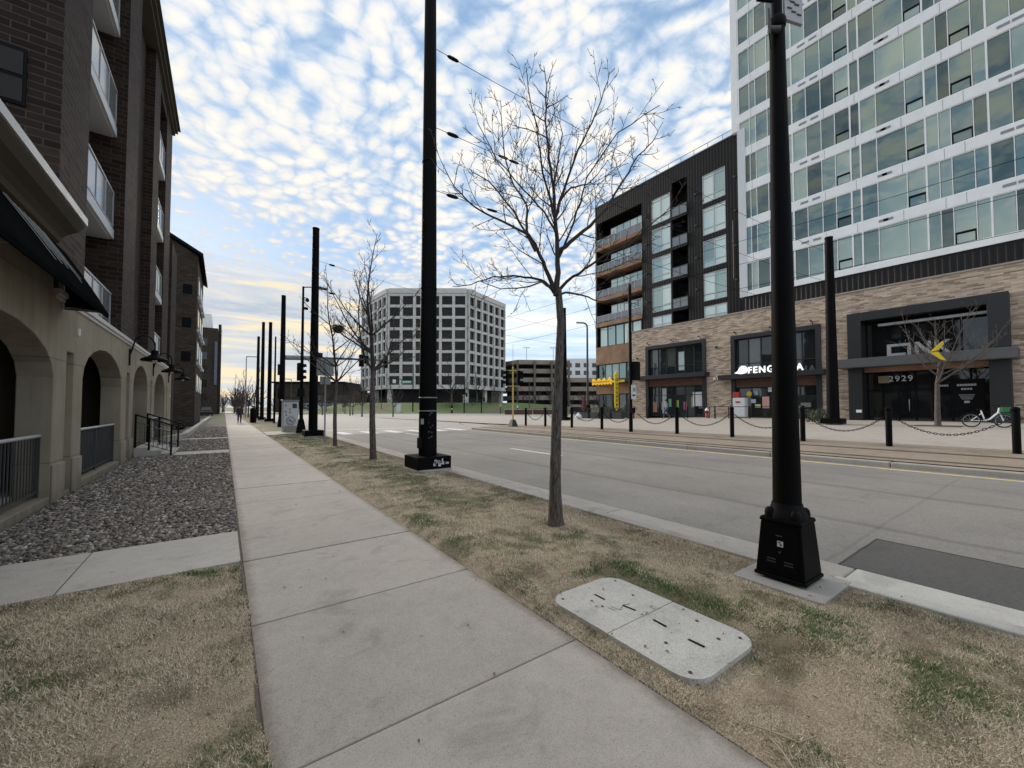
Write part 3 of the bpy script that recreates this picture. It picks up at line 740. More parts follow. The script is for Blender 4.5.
# lower wing in front of the end wall with a coved cornice
mb = MB(); mb.box(W-9, W-.02, -8, 9.94, LEDGE+.002, 4.46); mb.build('wing_wall', M['stucco'], apt)
mb = MB(); cove = [(W, 4.36), (W+.05, 4.38), (W+.07, 4.46), (W+.14, 4.53), (W+.26, 4.60), (W+.33, 4.70), (W+.33, 4.74), (W-3, 4.74), (W-3, 4.40)]
mb.prism(cove, 'y', -8, 9.9); mb.build('wing_cornice', M['stucco_dark'], apt)
MB().prism([(W+.30, 4.742), (W+.36, 4.742), (W+.36, 4.87), (W+.30, 4.87)], 'y', -8, 9.94).build('wing_fascia', M['ltgrey'], apt)
MB().box(W-9, W+.30, -8, 9.88, 4.743, 4.82).build('wing_roof', M['dkgrey'], apt)
# awning
mb = MB(); n = 18
ys = [-3+(13.4)*i/n for i in range(n+1)]
prof_ = [(W+.01, 4.34), (W+.20, 4.02), (W+.40, 3.66), (W+.57, 3.33)]
vs = []
for y in ys:
    for j, (x, z) in enumerate(prof_): vs.append((x, y, z-.015*math.sin(y*6)*(j % 3 > 0)))
m4 = len(prof_); mb.add(vs, [(i*m4+j, i*m4+j+1, (i+1)*m4+j+1, (i+1)*m4+j) for i in range(n) for j in range(m4-1)], 0, True)
for y, s in ((ys[0], 1), (ys[-1], -1)): mb.add([(x, y, z) for x, z in prof_]+[(W+.01, y, 3.33)], [tuple(range(m4+1))])
mb.box(W+.555, W+.575, ys[0], ys[-1], 3.25, 3.335)
aw = mb.build('awning', M['fabric'], apt)
for y in (ys[0]+.05, 3, 6.5, ys[-1]-.05): MB().bar((W+.01, y, 3.36), (W+.55, y, 3.34), .025).bar((W+.01, y, 4.28), (W+.54, y, 3.36), .02).build('awning_bracket', M['grey'], aw)
mb = MB(); rg = random.Random(2)           # thin pale streaks slanting down the canvas
for i in range(9):
    y0 = 7.5+i*.17; q0 = .10+.05*rg.random(); q1 = .55+.2*rg.random()
    def pt(y, q):
        t = q*3; j = min(2, int(t)); f = t-j; return (prof_[j][0]+(prof_[j+1][0]-prof_[j][0])*f+.022, y, prof_[j][1]+(prof_[j+1][1]-prof_[j][1])*f+.012)
    mb.tube([pt(y0, q0), pt(y0+.25, (q0+q1)/2), pt(y0+.5, q1)], .005, 4)
mb.build('pale_streak', M['ltgrey'], aw)
for y, z in ((11.3, 3.06), (27.9, 2.2)):
    MB().box(W+.003, W+.03, y-.03, y+.03, z-.07, z+.07).build('wall_plate', M['white'], apt)

# gooseneck lamps
lamp = thing('wall_lamp', 'large black gooseneck barn lamp nearest the awning on the tan arcade', 'lamp', (W, 16.5, 3.0), 'gooseneck lamps along the arcade')
MB().box(W+.002, W+.035, 16.44, 16.56, 2.85, 3.35).build('wall_plate', M['black2'], lamp, bevel=.008)
arm = [(W+.03, 16.5, 3.2), (W+.10, 16.5, 3.5)]+[(W+.34-.24*math.cos(math.pi*i/10), 16.5, 3.5+.28*math.sin(math.pi*i/10)) for i in range(1, 11)]+[(W+.58, 16.5, 3.34)]
MB().tube(arm, .02, 8).build('arm', M['black2'], lamp)
MB().lathe([(.03, .30), (.085, .28), (.09, .16), (.14, .11), (.30, .03), (.345, -.02), (.335, -.045), (.26, -.02), (.08, .08)], (W+.58, 16.5, 3.06), 24).build('lamp_shade', M['black'], lamp)
MB().ell((W+.58, 16.5, 3.06), (.07, .07, .09)).build('bulb', M['white'], lamp)
for y, l in ((21.5, 'black gooseneck barn lamp in the middle between the two other arcade lamps'), (27.0, 'black gooseneck barn lamp farthest along the arcade at the end of the brick house')):
    place(copy_tree(lamp), (W, y, 3.0), label=l)

# entrance stair with railings
st = thing('entrance_stair', 'concrete entrance steps leading from the gravel walk up to the arcade', 'stairs', (-1.8, 18, 0))
mb = MB()
for i in range(3): mb.box(W+.04, W+1.0-i*.3, 17.4, 19.9, i*.11-.05, .08+i*.11)
mb.build('steps', M['path'], st, bevel=.01)
for yy, lab in ((17.42, 'near black stair handrail beside the concrete steps'), (19.88, 'far black stair handrail behind the concrete steps')):
    h = thing('stair_handrail', lab, 'handrail', (-1.8, yy, 0), 'stair handrails at the arcade entrance')
    for x, zb, zt_ in ((-2.28, .3, 1.34), (-1.95, .2, 1.2), (-1.40, .0, .98)): MB().bar((x, yy, zb), (x, yy, zt_), .05).build('post', M['black'], h)
    MB().tube([(-2.3, yy, 1.36), (-1.35, yy, .98), (-1.27, yy, .96), (-1.25, yy, .86)], .026, 8).build('top_rail', M['black2'], h)
    mb = MB(); mb.bar((-2.28, yy, 1.12), (-1.4, yy, .77), .03); mb.bar((-2.28, yy, .5), (-1.4, yy, .15), .03)
    for i in range(1, 8):
        if i != 3: x = -2.28+.88*i/8; z = .5-.35*i/8; mb.bar((x, yy, z), (x, yy, z+.62), .014)
    mb.build('baluster_panel', M['dkgrey'], h)
# low retaining kerb further on
kb = MB(); kb.hexa([(-2.3, 24, -.1), (-1.75, 27, -.1), (-1.5, 27, -.1), (-2.05, 24, -.1)], [(-2.3, 24, .26), (-1.75, 27, .26), (-1.5, 27, .26), (-2.05, 24, .26)])
kb.box(-1.75, -1.5, 27.0, 72, -.1, .26)
tag(kb.build('retaining_kerb', M['kerb'], bevel=.02), 'low concrete retaining kerb along the gravel in front of the second brick house', 'low wall')

# second house of the row
b2 = thing('apartment_building', 'second dark brown house beyond the arcade with a sloping roof and small vents', 'building', (-2, 42, 0))
X2, Y2 = -2.0, 42.6
mb = MB(); mb.prism([(X2-9, -.1), (X2, -.1), (X2, 14.3), (X2-2.6, 15.9), (X2-9, 15.9)], 'y', Y2, Y2+10.5); mb.build('brick_wall', M['brickgrey'], b2)
mb = MB(); mb.prism([(X2+.35, 14.25), (X2+.35, 14.5), (X2-2.7, 16.3), (X2-2.7, 16.05)], 'y', Y2-.3, Y2+10.8); mb.box(X2-9, X2-2.7, Y2-.3, Y2+10.8, 15.95, 16.3); mb.build('roof', M['black2'], b2)
for i, z in enumerate((5.4, 8.2, 11.0)):
    vb = MB().box(X2-.95, X2-.35, Y2-.03, Y2-.002, z, z+.8)
    for q in range(5): vb.bar((X2-.93, Y2-.04, z+.1+q*.15), (X2-.37, Y2-.04, z+.1+q*.15), .03)
    vb.build('vent', M['black2'], b2)
for y in (Y2+1.8, Y2+5.2, Y2+8.6):
    for z in (2.9, 5.7, 8.5, 11.3):
        wf = MB().box(X2+.002, X2+.05, y-.8, y+.8, z, z+1.5).build('window', M['railwhite'], b2); MB().box(X2+.052, X2+.06, y-.7, y+.7, z+.1, z+1.4).build('pane', M['glass_dark'], wf)
        if z > 5: MB().box(X2+.003, X2+.22, y-1.1, y+1.1, z-.5, z-.25).build('balcony', M['offwhite'], b2)
# wall of the gap between the houses
gp = MB(); gp.box(-9, -3.3, 33, 33.4, -.1, 9.5); gp.box(-3.5, -2.6, 30.2, 33, -.1, 11.2)
tag(gp.build('brick_link_wall', M['brickdark']), 'dark brick link wall in the gap between the first and second house', 'wall')
# far building with a white top and a coloured banner
b3 = thing('far_building', 'distant dark brick building with a white penthouse and narrow vertical banner', 'building', (-3, 110, 0))
MB().box(-12, -1.35, 110, 135, -.1, 19.0).build('brick_wall', M['brickgrey'], b3)
MB().box(-10, -2.6, 111, 125, 19.0, 22.2).build('penthouse', M['white'], b3)
MB().box(-1.348, -.8, 114, 124, -.1, 20.6).build('side_wing', M['brickgrey'], b3)
MB().box(-1.9, -1.42, 109.6, 109.99, 6.5, 16.0).build('banner', simple('blue_grey_banner', (.13, .14, .20), .8), b3)
for i in range(5): MB().box(-4.6, -3.2, 109.95, 109.998, 3+i*3, 4.6+i*3).build('window', M['glass_dark'], b3)
# ------------------------------------------------------------------ bare trees
def limb_mesh(mb, pts, r0, r1, n=6, taper=1.0):
    k_ = len(pts)-1; mb.tube(pts, [r0+(r1-r0)*(i/k_)**taper for i in range(k_+1)], n)
def wander(p, d, L, rg, up=.25, n=6, jit=.16):
    pts = [Vector(p)]; d = Vector(d).normalized()
    for i in range(n):
        d = (d+Vector((rg.uniform(-jit, jit), rg.uniform(-jit, jit), rg.uniform(-jit, jit)+up/n))).normalized()
        pts.append(pts[-1]+d*(L/n))
    return pts
def ramify(mb, pts, r, L, lev, rg, t0=.25, gap=.16, up=.5, rmin=.0026):
    """twigs in alternate pairs along a limb, each with its own side twigs"""
    if lev == 0: return
    seg = [(pts[i+1]-pts[i]).length for i in range(len(pts)-1)]; tot = sum(seg); s = tot*t0; az = rg.uniform(0, 6.28)
    while s < tot*.99:
        q = s
        for i, l in enumerate(seg):
            if q <= l: break
            q -= l
        p = pts[i]+(pts[i+1]-pts[i])*min(1, q/max(l, 1e-6)); d = (pts[i+1]-pts[i]).normalized()
        az += 2.4+rg.uniform(-.5, .5); a = d.orthogonal().normalized(); b = d.cross(a)
        sd_ = (a*math.cos(az)+b*math.sin(az)); ang = rg.uniform(.55, .95)
        dd = d*math.cos(ang)+sd_*math.sin(ang); f = 1-.55*(s/tot); l2 = L*f*rg.uniform(.5, 1.15)
        rr_ = max(rmin, r*(.50 if lev > 1 else .4)*f)
        tw = wander(p, dd, l2, rg, up, 6 if lev > 1 else 4, .13); limb_mesh(mb, tw, rr_, rmin*.75, 4 if rr_ > .006 else 3)
        ramify(mb, tw, rr_, l2*.52, lev-1, rg, .25, gap*.75, up, rmin)
        s += gap*rg.uniform(.6, 1.4)
    return
def bark_trunk(pts, rads, rg, n=12):
    mb = MB(); P = []; Rr = []
    for i in range(len(pts)-1):
        for j in range(6):
            t = j/6; P.append(Vector(pts[i]).lerp(Vector(pts[i+1]), t)); Rr.append((rads[i]+(rads[i+1]-rads[i])*t)*(1+rg.uniform(-.035, .035)))
    P.append(Vector(pts[-1])); Rr.append(rads[-1]); mb.tube(P, Rr, n)
    return mb

# the big tree on the kerb strip: limbs set out in its own side plane, u to the right, z up
big_tree = thing('street_tree', 'large bare tree with a grey trunk and wide open crown beside the near black pole', 'tree', (3.63, 4.06, 0), 'bare trees on the kerb strip')
rg = random.Random(21); B0 = Vector((3.63, 4.06, 0))
def tp(u, z, dpt=0.): return B0+RT*u+FW*dpt+Vector((0, 0, z))
bark_trunk([tp(0, -.08), tp(-.005, .12), tp(-.01, .6), tp(.01, 1.4), tp(.05, 2.2), tp(.075, 2.75), tp(.04, 3.2)], [.15, .100, .078, .068, .060, .053, .047], rg).build('trunk', M['bark'], big_tree)
def px(x, y):                               # metres right of and above the trunk foot
    return ((x/3.2+420-556)/74.3, (527-60-y/3.2)/74.3)
limbs = [
 ([(440, 755), (441, 680), (440, 600), (433, 500), (428, 400), (415, 300), (408, 180), (406, 60), (398, -10)], .055, 0.),
 ([(430, 735), (405, 670), (375, 610), (350, 575), (260, 540), (180, 510), (125, 455), (90, 400)], .040, -.55),
 ([(375, 610), (350, 560), (345, 500), (347, 440), (300, 370), (272, 262), (258, 130), (256, 40)], .032, .35),
 ([(442, 615), (480, 580), (550, 520), (600, 460), (640, 400), (690, 320), (730, 250), (785, 190), (825, 115)], .040, .4),
 ([(440, 745), (470, 712), (520, 682), (590, 645), (650, 625), (720, 560), (790, 520)], .032, -.6),
 ([(432, 745), (400, 705), (355, 685), (300, 672), (230, 670), (150, 690), (85, 690)], .030, .5),
 ([(435, 500), (450, 450), (470, 395), (505, 310), (540, 240), (570, 180), (588, 110)], .030, -.5),
 ([(450, 450), (490, 385), (555, 345), (600, 290), (645, 205)], .022, .7),
 ([(436, 520), (410, 430), (385, 350), (370, 270), (345, 190), (335, 140)], .024, -.7),
 ([(438, 752), (470, 738), (530, 738), (600, 752), (660, 735), (730, 740)], .024, .65),
 ([(350, 575), (300, 470), (220, 350), (160, 300), (140, 270)], .020, .5),
 ([(440, 640), (480, 560), (510, 480), (520, 430), (600, 330), (700, 290)], .022, -.9),
 ([(440, 560), (400, 500), (330, 460), (250, 400), (200, 340)], .020, -.9),
 ([(428, 400), (450, 280), (470, 180), (455, 90)], .020, .4),
 ([(436, 740), (390, 720), (330, 745), (260, 760), (200, 745)], .020, -.5),
]
mb = MB()
for pts, r, dv in limbs:
    n = len(pts); P = []
    for i, (x, y) in enumerate(pts):
        u, z = px(x, y); t = i/(n-1); r = r; P.append(tp(u+rg.uniform(-.012, .012), z, dv*t**1.2+rg.uniform(-.02, .02)))
    Q = []
    for i in range(n-1):
        for j in range(3): Q.append(P[i].lerp(P[i+1], j/3)+Vector([rg.uniform(-.009, .009) for _ in range(3)]))
    Q.append(P[-1]); limb_mesh(mb, Q, r*.85, .004, 7, .7)
    ramify(mb, Q, r*.55, .88, 3, rg, .16, .145, .42, .0034)
mb.build('crown', M['twig'], big_tree)

def bare_tree(name, label, group, H, clear, spread, seed, tr=.09, lev=2, nl=11, rmin=.004, mat='twig', gap=.3, cat='tree', leader=True):
    rg = random.Random(seed); t_ = thing(name, label, cat, (0, 0, 0), group)
    lean = Vector((rg.uniform(-.02, .02), rg.uniform(-.02, .02), 0))
    tpts = [Vector((0, 0, -.1)), Vector((0, 0, .15))]+[lean*z*1.0+Vector((rg.uniform(-.02, .02), rg.uniform(-.02, .02), z)) for z in (clear*.4, clear*.75, clear)]
    bark_trunk(tpts, [tr*1.35, tr*1.02, tr*.9, tr*.8, tr*.68], rg, 10).build('trunk', M['bark'], t_)
    mb = MB(); top = tpts[-1]
    ld = wander(top, (lean.x*3, lean.y*3, 1), H-clear, rg, .4, 8, .12); limb_mesh(mb, ld, tr*.66, rmin, 6, .8); ramify(mb, ld, tr*.35, spread*.5, lev, rg, .15, gap, .5, rmin)
    for i in range(nl):
        f = rg.uniform(0, .55); q = ld[int(f*7)]; a = i*2.4+rg.uniform(-.4, .4); v = rg.uniform(.35, 1.1)
        L = spread*(1.05-f*.7)*rg.uniform(.75, 1.1)
        lp = wander(q, (math.cos(a), math.sin(a), v), L*1.25, rg, .7, 8, .15); r = tr*.42*(1-f*.6)
        limb_mesh(mb, lp, r, rmin*.9, 5, .8); ramify(mb, lp, r*.5, L*.42, lev, rg, .2, gap, .5, rmin)
    mb.build('crown', M[mat], t_); return t_
G1 = 'bare trees on the kerb strip'
place(bare_tree('street_tree', 'middle bare tree with low forked limbs between the two thick black poles', G1, 6.9, 2.7, 2.2, 5, .10, 3, 12, .0055, gap=.20), (3.69, 12.36, 0), 1.9)
place(bare_tree('street_tree', 'slim bare tree holding the dark bird nest', G1, 7.6, 2.6, 1.9, 9, .078, 3, 12, .006, gap=.24), (3.64, 17.25, 0), .6)
mb = MB(); rg = random.Random(4)
for i in range(160):
    a = rg.uniform(0, 6.28); b = a+rg.uniform(.6, 2.2); r1, r2 = rg.uniform(.12, .27), rg.uniform(.12, .27); z = rg.uniform(-.14, .14)
    mb.tube([(r1*math.cos(a), r1*math.sin(a), z+rg.uniform(-.04, .06)), (r2*math.cos(b), r2*math.sin(b), z)], .009, 3)
mb.ell((0, 0, -.03), (.17, .17, .14), 9, 6, 0, .15, rg)
mb.move((3.70, 17.22, 4.75)); tag(mb.build('bird_nest', M['twig'], origin=(3.70, 17.22, 4.75)), 'dark twiggy bird nest high in the slim bare tree', 'nest')

# ------------------------------------------------------------------ poles on the near side
def traction_pole(label, x, y, z, h, r0=.30, r1=.17, box=.40, disc=True, grp='thick black tram wire poles'):
    t_ = thing('tram_pole', label, 'pole', (x, y, z), grp)
    mb = MB(); mb.cyl((x, y, z+.30), (x, y, z+h), r0, r1, 24); mb.lathe([(r1+.005, 0), (r1+.015, .02), (r1+.012, .09), (.02, .13)], (x, y, z+h-.01), 20)
    for q in (.35, .6): mb.lathe([(0.001, -.012), (r0+(r1-r0)*q+.012, -.012), (r0+(r1-r0)*q+.012, .012), (0.001, .012)], (x, y, z+h*q), 24)
    mb.build('shaft', M['black'], t_)
    MB().box(x-box, x+box, y-box, y+box, z+.05, z+.36).build('base_box', M['black'], t_, bevel=.015)
    if disc: MB().lathe([(.62, -.15), (.62, .035), (.60, .055)], (x, y, z), 32).build('footing', M['kerb'], t_)
    return t_
pc = traction_pole('tallest thick black pole with a white splashed base box left of the big tree', 4.3, 9.75, 0, 13.4, .235, .145, .45)
for z in (1.50, 1.84): MB().lathe([(.215, -.014), (.232, -.014), (.232, .014), (.215, .014)], (4.3, 9.75, z), 28).build('steel_band', M['grey'], pc)
mb = MB()                                        # pale splashes on the box
rg = random.Random(8)
for i in range(15):
    u = 4.3+rg.uniform(-.02, .36); z0 = rg.uniform(.10, .22); hh = rg.uniform(.03, .13); wd = rg.uniform(.008, .035)
    mb.box(u-wd, u+wd, 9.290, 9.297, z0, min(.345, z0+hh))
mb.build('paint_splash', M['offwhite'], pc)
def on_shaft(px_, ang, z, w_, h_, r):            # small plate bent to a pole
    mb = MB(); n = 4; vs = []
    for i in range(n+1):
        a = ang+(i/n-.5)*w_/r
        for zz in (z, z+h_): vs.append((px_[0]+r*math.cos(a), px_[1]+r*math.sin(a), zz))
    mb.add(vs, [(2*i, 2*i+2, 2*i+3, 2*i+1) for i in range(n)]); return mb
on_shaft((4.3, 9.75), R(-152), 1.16, .10, .14, .2305).build('sticker', M['ltgrey'], pc)
rg = random.Random(3); mb = MB()
for i in range(16): q = on_shaft((4.3, 9.75), R(-100+rg.uniform(-16, 22)), .78+rg.uniform(0, .75), rg.uniform(.01, .05), rg.uniform(.01, .05), .2315); mb.add(q.v, q.f)
mb.build('sticker_residue', M['dkgrey'], pc)
MB().box(4.3-.29, 4.3-.21, 9.62, 9.76, .55, .82).build('access_box', M['black2'], pc, bevel=.008)
traction_pole('thick black pole behind the slim nest tree, next beyond the tallest pole', 3.92, 23.9, 0, 11.3, .23, .17, .46)
for x, y, h, l in ((3.95, 50.5, 10.7, 'third black tram pole away along the kerb, just left of the flared base pole'), (3.75, 57.5, 11.9, 'fourth black tram pole away along the kerb'), (3.7, 65, 11.2, 'farthest black tram pole in the row along the kerb')):
    traction_pole(l, x, y, 0, h, .22, .16, .4, False)

def flared_base(mb, x, y, z, s=.2, h=.75, t=.10):
    mb.hexa([(x-s, y-s, z), (x+s, y-s, z), (x+s, y+s, z), (x-s, y+s, z)], [(x-t, y-t, z+h), (x+t, y-t, z+h), (x+t, y+t, z+h), (x-t, y+t, z+h)])
    return mb
# the near pole at the right
PX, PY = 4.315, 1.59
np_ = thing('street_pole', 'near black street pole on a tapered box base with a white serial tag', 'pole', (PX, PY, 0), 'flared base street poles')
MB().box(3.95, 4.66, 1.21, 1.93, -.12, .018).build('footing', M['path'], np_, bevel=.01)
mb = MB(); hb, ht = .20, .165
b4 = lambda s, z: [(PX-s, PY-s, z), (PX+s, PY-s, z), (PX+s, PY+s, z), (PX-s, PY+s, z)]
mb.hexa(b4(hb+.012, .036), b4(hb+.012, .07)); mb.hexa(b4(hb, .07), b4(ht, .535)); mb.hexa(b4(ht+.010, .536), b4(ht+.004, .575))
bb = mb.build('base_cabinet', M['black'], np_, bevel=.012)
# raised access door, tag and slots on the face towards the sidewalk (x-)
def onface(y0, y1, z0, z1, out, mat, nm):
    xf = lambda z: PX-(hb+(ht-hb)*(z-.07)/.465)
    MB().hexa([(xf(z0)-out, y0, z0), (xf(z0)+.004, y0, z0), (xf(z0)+.004, y1, z0), (xf(z0)-out, y1, z0)], [(xf(z1)-out, y0, z1), (xf(z1)+.004, y0, z1), (xf(z1)+.004, y1, z1), (xf(z1)-out, y1, z1)]).build(nm, mat, bb)
onface(PY-.14, PY+.14, .12, .50, .006, M['black'], 'access_door')
onface(PY-.03, PY+.018, .33, .38, .009, M['offwhite'], 'serial_tag'); onface(PY-.02, PY-.004, .342, .356, .0105, M['black2'], 'tag_print'); onface(PY-.012, PY+.01, .362, .372, .0105, M['black2'], 'tag_print')
for y0, z0 in ((PY+.03, .205), (PY+.03, .18), (PY-.11, .20), (PY-.11, .175)): onface(y0, y0+.07, z0, z0+.010, .010, M['dkgrey'], 'vent_slot')
onface(PY-.02, PY+.03, .42, .43, .010, M['dkgrey'], 'vent_slot'); onface(PY-.012, PY+.006, .275, .29, .012, M['dkgrey'], 'lock')
mb = MB(); mb.lathe([(.165, .575), (.16, .61), (.14, .645), (.128, .675), (.122, .705)], (PX, PY, 0), 20); mb.build('collar', M['black2'], np_)
for i in range(4):
    a = R(45+90*i); cx, cy = PX+.148*math.cos(a), PY+.148*math.sin(a)
    MB().lathe([(.042, .575), (.045, .605), (.04, .64), (.022, .66)], (cx, cy, 0), 10).build('anchor_nut', M['black2'], np_)
mb = MB(); mb.cyl((PX, PY, .67), (PX, PY, 5.3), .116, .064, 24); mb.lathe([(.07, 5.28), (.076, 5.30), (.076, 5.36), (.05, 5.40)], (PX, PY, 0), 20); mb.build('shaft', M['black'], np_)
MB().cyl((PX, PY, 5.36), (PX, PY, 8.6), .046, .04, 14).build('extension_pole', M['black'], np_)
arm_ = MB(); arm_.tube([(PX, PY, 5.56), tuple(Vector((PX, PY, 5.58))-RT*.19)], .016, 6); arm_.build('bracket', M['black2'], np_)
q0 = Vector((PX, PY, 0))-RT*.13-FW*.08
mb = MB(); a_ = (RT*.08+FW*.10); mb.hexa([tuple(q0-a_*.5+Vector((0, 0, 5.12))), tuple(q0+a_*.5+Vector((0, 0, 5.05))), tuple(q0+a_*.5+RT*.02+Vector((0, 0, 5.05))), tuple(q0-a_*.5+RT*.02+Vector((0, 0, 5.12)))],
    [tuple(q0-a_*.5+Vector((0, 0, 5.36))), tuple(q0+a_*.5+Vector((0, 0, 5.28))), tuple(q0+a_*.5+RT*.02+Vector((0, 0, 5.28))), tuple(q0-a_*.5+RT*.02+Vector((0, 0, 5.36)))])
mb.tube([tuple(q0+Vector((0, 0, 5.2))), tuple(q0+RT*.1+Vector((0, 0, 5.2)))], .03, 8); mb.build('loudspeaker', M['dkgrey'], np_)
q1 = Vector((PX, PY, 0))+RT*.145-FW*.03
mb = MB(); h_ = RT*.085; mb.hexa([tuple(q1-h_+Vector((0, 0, 5.36))), tuple(q1+h_+Vector((0, 0, 5.30))), tuple(q1+h_+FW*.03+Vector((0, 0, 5.30))), tuple(q1-h_+FW*.03+Vector((0, 0, 5.36)))],
    [tuple(q1-h_+Vector((0, 0, 5.62))), tuple(q1+h_+Vector((0, 0, 5.56))), tuple(q1+h_+FW*.03+Vector((0, 0, 5.56))), tuple(q1-h_+FW*.03+Vector((0, 0, 5.62)))]); pn = mb.build('sign_panel', M['ltgrey'], np_)
mb = MB()
for i, (u, z) in enumerate(((-.05, 5.56), (-.01, 5.53), (.03, 5.50), (-.04, 5.47), (.0, 5.43), (.05, 5.40))): c0 = q1-FW*.004+RT*u+Vector((0, 0, z)); mb.bar(tuple(c0-RT*.022), tuple(c0+RT*.022+Vector((0, 0, -.014))), .006, .012)
mb.build('sign_marks', M['dkgrey'], pn)

# signal heads
def signal_head(parent, c, face, name='signal_head', n=3, mat='black', plate=False):
    """c: centre; face: unit vector the lenses look along"""
    c = Vector(c); f = Vector(face).normalized(); s = Vector((-f.y, f.x, 0)); hh = .36*n/2; up = Vector((0, 0, 1))
    def bx(c0, ws, df, hz, mb): return mb.hexa([tuple(c0+s*a*ws+f*b*df-up*hz) for a, b in ((-1, -1), (1, -1), (1, 1), (-1, 1))], [tuple(c0+s*a*ws+f*b*df+up*hz) for a, b in ((-1, -1), (1, -1), (1, 1), (-1, 1))])
    mb = MB(); bx(c, .19, .11, hh, mb)
    if plate: bx(c-f*.10, .30, .012, hh+.12, mb)
    hd = mb.build(name, M[mat], parent)
    for i in range(n):
        z = c+up*(hh-.18-.36*i)+f*.11; mb = MB(); vs = []
        for a in range(9):
            t = math.pi*(a/8)*1.25-math.pi*.125; vs += [tuple(z+s*.15*math.cos(t)+up*.15*math.sin(t)), tuple(z+s*.15*math.cos(t)+up*.15*math.sin(t)+f*.22)]
        mb.add(vs, [(2*a, 2*a+1, 2*a+3, 2*a+2) for a in range(8)]); mb.build('visor', M[mat], hd)
    return hd
# pole with mast arm over the road
ma = thing('traffic_signal', 'black mast arm signal pole with flared base reaching over the crossing', 'traffic signal', (3.8, 37.3, 0))
mb = MB(); flared_base(mb, 3.8, 37.3, 0, .29, .9, .2); mb.build('base_cabinet', M['black'], ma)
MB().cyl((3.8, 37.3, .85), (3.8, 37.3, 10.7), .22, .16, 18).build('shaft', M['black'], ma)
MB().tube([(3.9, 37.3, 5.62), (8, 37.25, 5.82), (12.4, 37.2, 5.95)], [.13, .10, .06], 10).build('mast_arm', M['dkgrey'], ma); MB().tube([(4.0, 37.3, 5.63), (6.4, 37.28, 5.74)], .2, 12).build('arm_sleeve', M['grey'], ma)
for x in (10.0, 12.2): signal_head(ma, (x, 37.35, 5.78), (0, 1, 0))
signal_head(ma, (10.45, 37.35, 5.9), (0, 1, 0), n=2)
MB().box(6.3, 6.75, 37.1, 37.4, 5.86, 6.2).build('camera_box', M['black2'], ma)
# lamp pole with signal
lp = thing('street_lamp', 'slim black lamp pole with a flared base and signal beside the grey cabinet', 'street lamp', (3.88, 27.74, 0), 'flared base street poles')
mb = MB(); flared_base(mb, 3.88, 27.74, 0, .27, .85, .13); mb.build('base_cabinet', M['black'], lp)
MB().cyl((3.88, 27.74, .8), (3.88, 27.74, 9.1), .11, .06, 14).build('shaft', M['black'], lp)
mb = MB(); mb.tube([(3.88, 27.74, 9.05), (4.2, 27.74, 9.12), (4.75, 27.6, 9.12)], .035, 8); mb.build('arm', M['black'], lp)
MB().prism([(4.7, 9.06), (5.25, 9.07), (5.25, 9.14), (4.7, 9.2)], 'y', 27.45, 27.75).build('lamp_head', M['dkgrey'], lp)
mb = MB(); mb.ell((4.1, 27.6, 8.25), (.11, .11, .13)); mb.bar((3.9, 27.7, 8.4), (4.1, 27.6, 8.38), .04); mb.build('dome_camera', M['black2'], lp)
MB().box(3.9, 4.15, 27.6, 27.7, 7.65, 7.8).build('camera_box', M['black2'], lp)
signal_head(lp, (3.74, 27.5, 3.75), (1, .25, 0)); MB().box(3.6, 4.0, 27.4, 27.6, 2.25, 2.75).build('walk_signal', M['black2'], lp)
MB().box(3.3, 3.75, 27.5, 27.55, 2.2, 2.42).build('push_plate', M['dkgrey'], lp)
sp_ = thing('traffic_signal', 'far slim black signal post among the distant poles by the kerb', 'traffic signal', (4.05, 46, 0))
MB().cyl((4.05, 46, 0), (4.05, 46, 8.6), .10, .07, 12).build('shaft', M['black'], sp_)
for z in (3.0, 5.3): signal_head(sp_, (4.4, 45.8, z), (1, .2, 0))
# utility cabinet with the round emblem
uc = thing('utility_cabinet', 'pale grey utility cabinet with a round emblem on the concrete pad', 'cabinet', (3.5, 29.6, 0))
MB().box(3.05, 3.93, 29.3, 29.9, .0, .32).build('plinth', M['kerb'], uc)
cbx = MB().box(3.04, 3.94, 29.28, 29.92, .32, 1.98).build('housing', M['ltgrey'], uc, bevel=.03)
MB().box(3.0, 3.98, 29.24, 29.96, 1.981, 2.05).build('lid', M['grey'], uc, bevel=.02)
MB().box(3.09, 3.89, 29.268, 29.279, .4, 1.9).build('door', M['offwhite'], cbx, bevel=.004)
mb = MB(); mb.torus((3.5, 29.265, .72), .26, .014, 'y', 28, 6); mb.torus((3.5, 29.265, .72), .18, .008, 'y', 24, 6); mb.bar((3.40, 29.263, .80), (3.62, 29.263, .62), .05, .01, up=(0, 1, 0)); mb.bar((3.40, 29.263, .80), (3.47, 29.263, .66), .03, .01, up=(0, 1, 0)); mb.build('emblem', M['dkgrey'], uc)
MB().box(3.58, 3.84, 29.262, 29.267, 1.52, 1.82).build('poster', M['cloth_blue'], uc)
for x, z in ((3.2, 1.3), (3.45, 1.45), (3.45, 1.25), (3.2, 1.7), (3.24, 1.08)): MB().box(x-.05, x+.05, 29.262, 29.267, z-.05, z+.05).build('sticker', M['grey'], uc)
# back of a road sign on a thin post
rsn = thing('road_sign', 'grey backs of two road signs on a thin post by the nest tree', 'sign', (3.62, 19.2, 0))
MB().bar((3.62, 19.2, -.1), (3.62, 19.2, 3.75), .055).build('post', M['grey'], rsn)
MB().prism([(3.27, 2.98), (3.97, 2.98), (3.97, 3.74), (3.27, 3.74)], 'y', 19.24, 19.25).build('sign_panel', M['grey'], rsn)
MB().prism([(3.4, 2.6), (3.84, 2.6), (3.84, 2.95), (3.4, 2.95)], 'y', 19.24, 19.25).build('sign_panel', M['grey'], rsn)
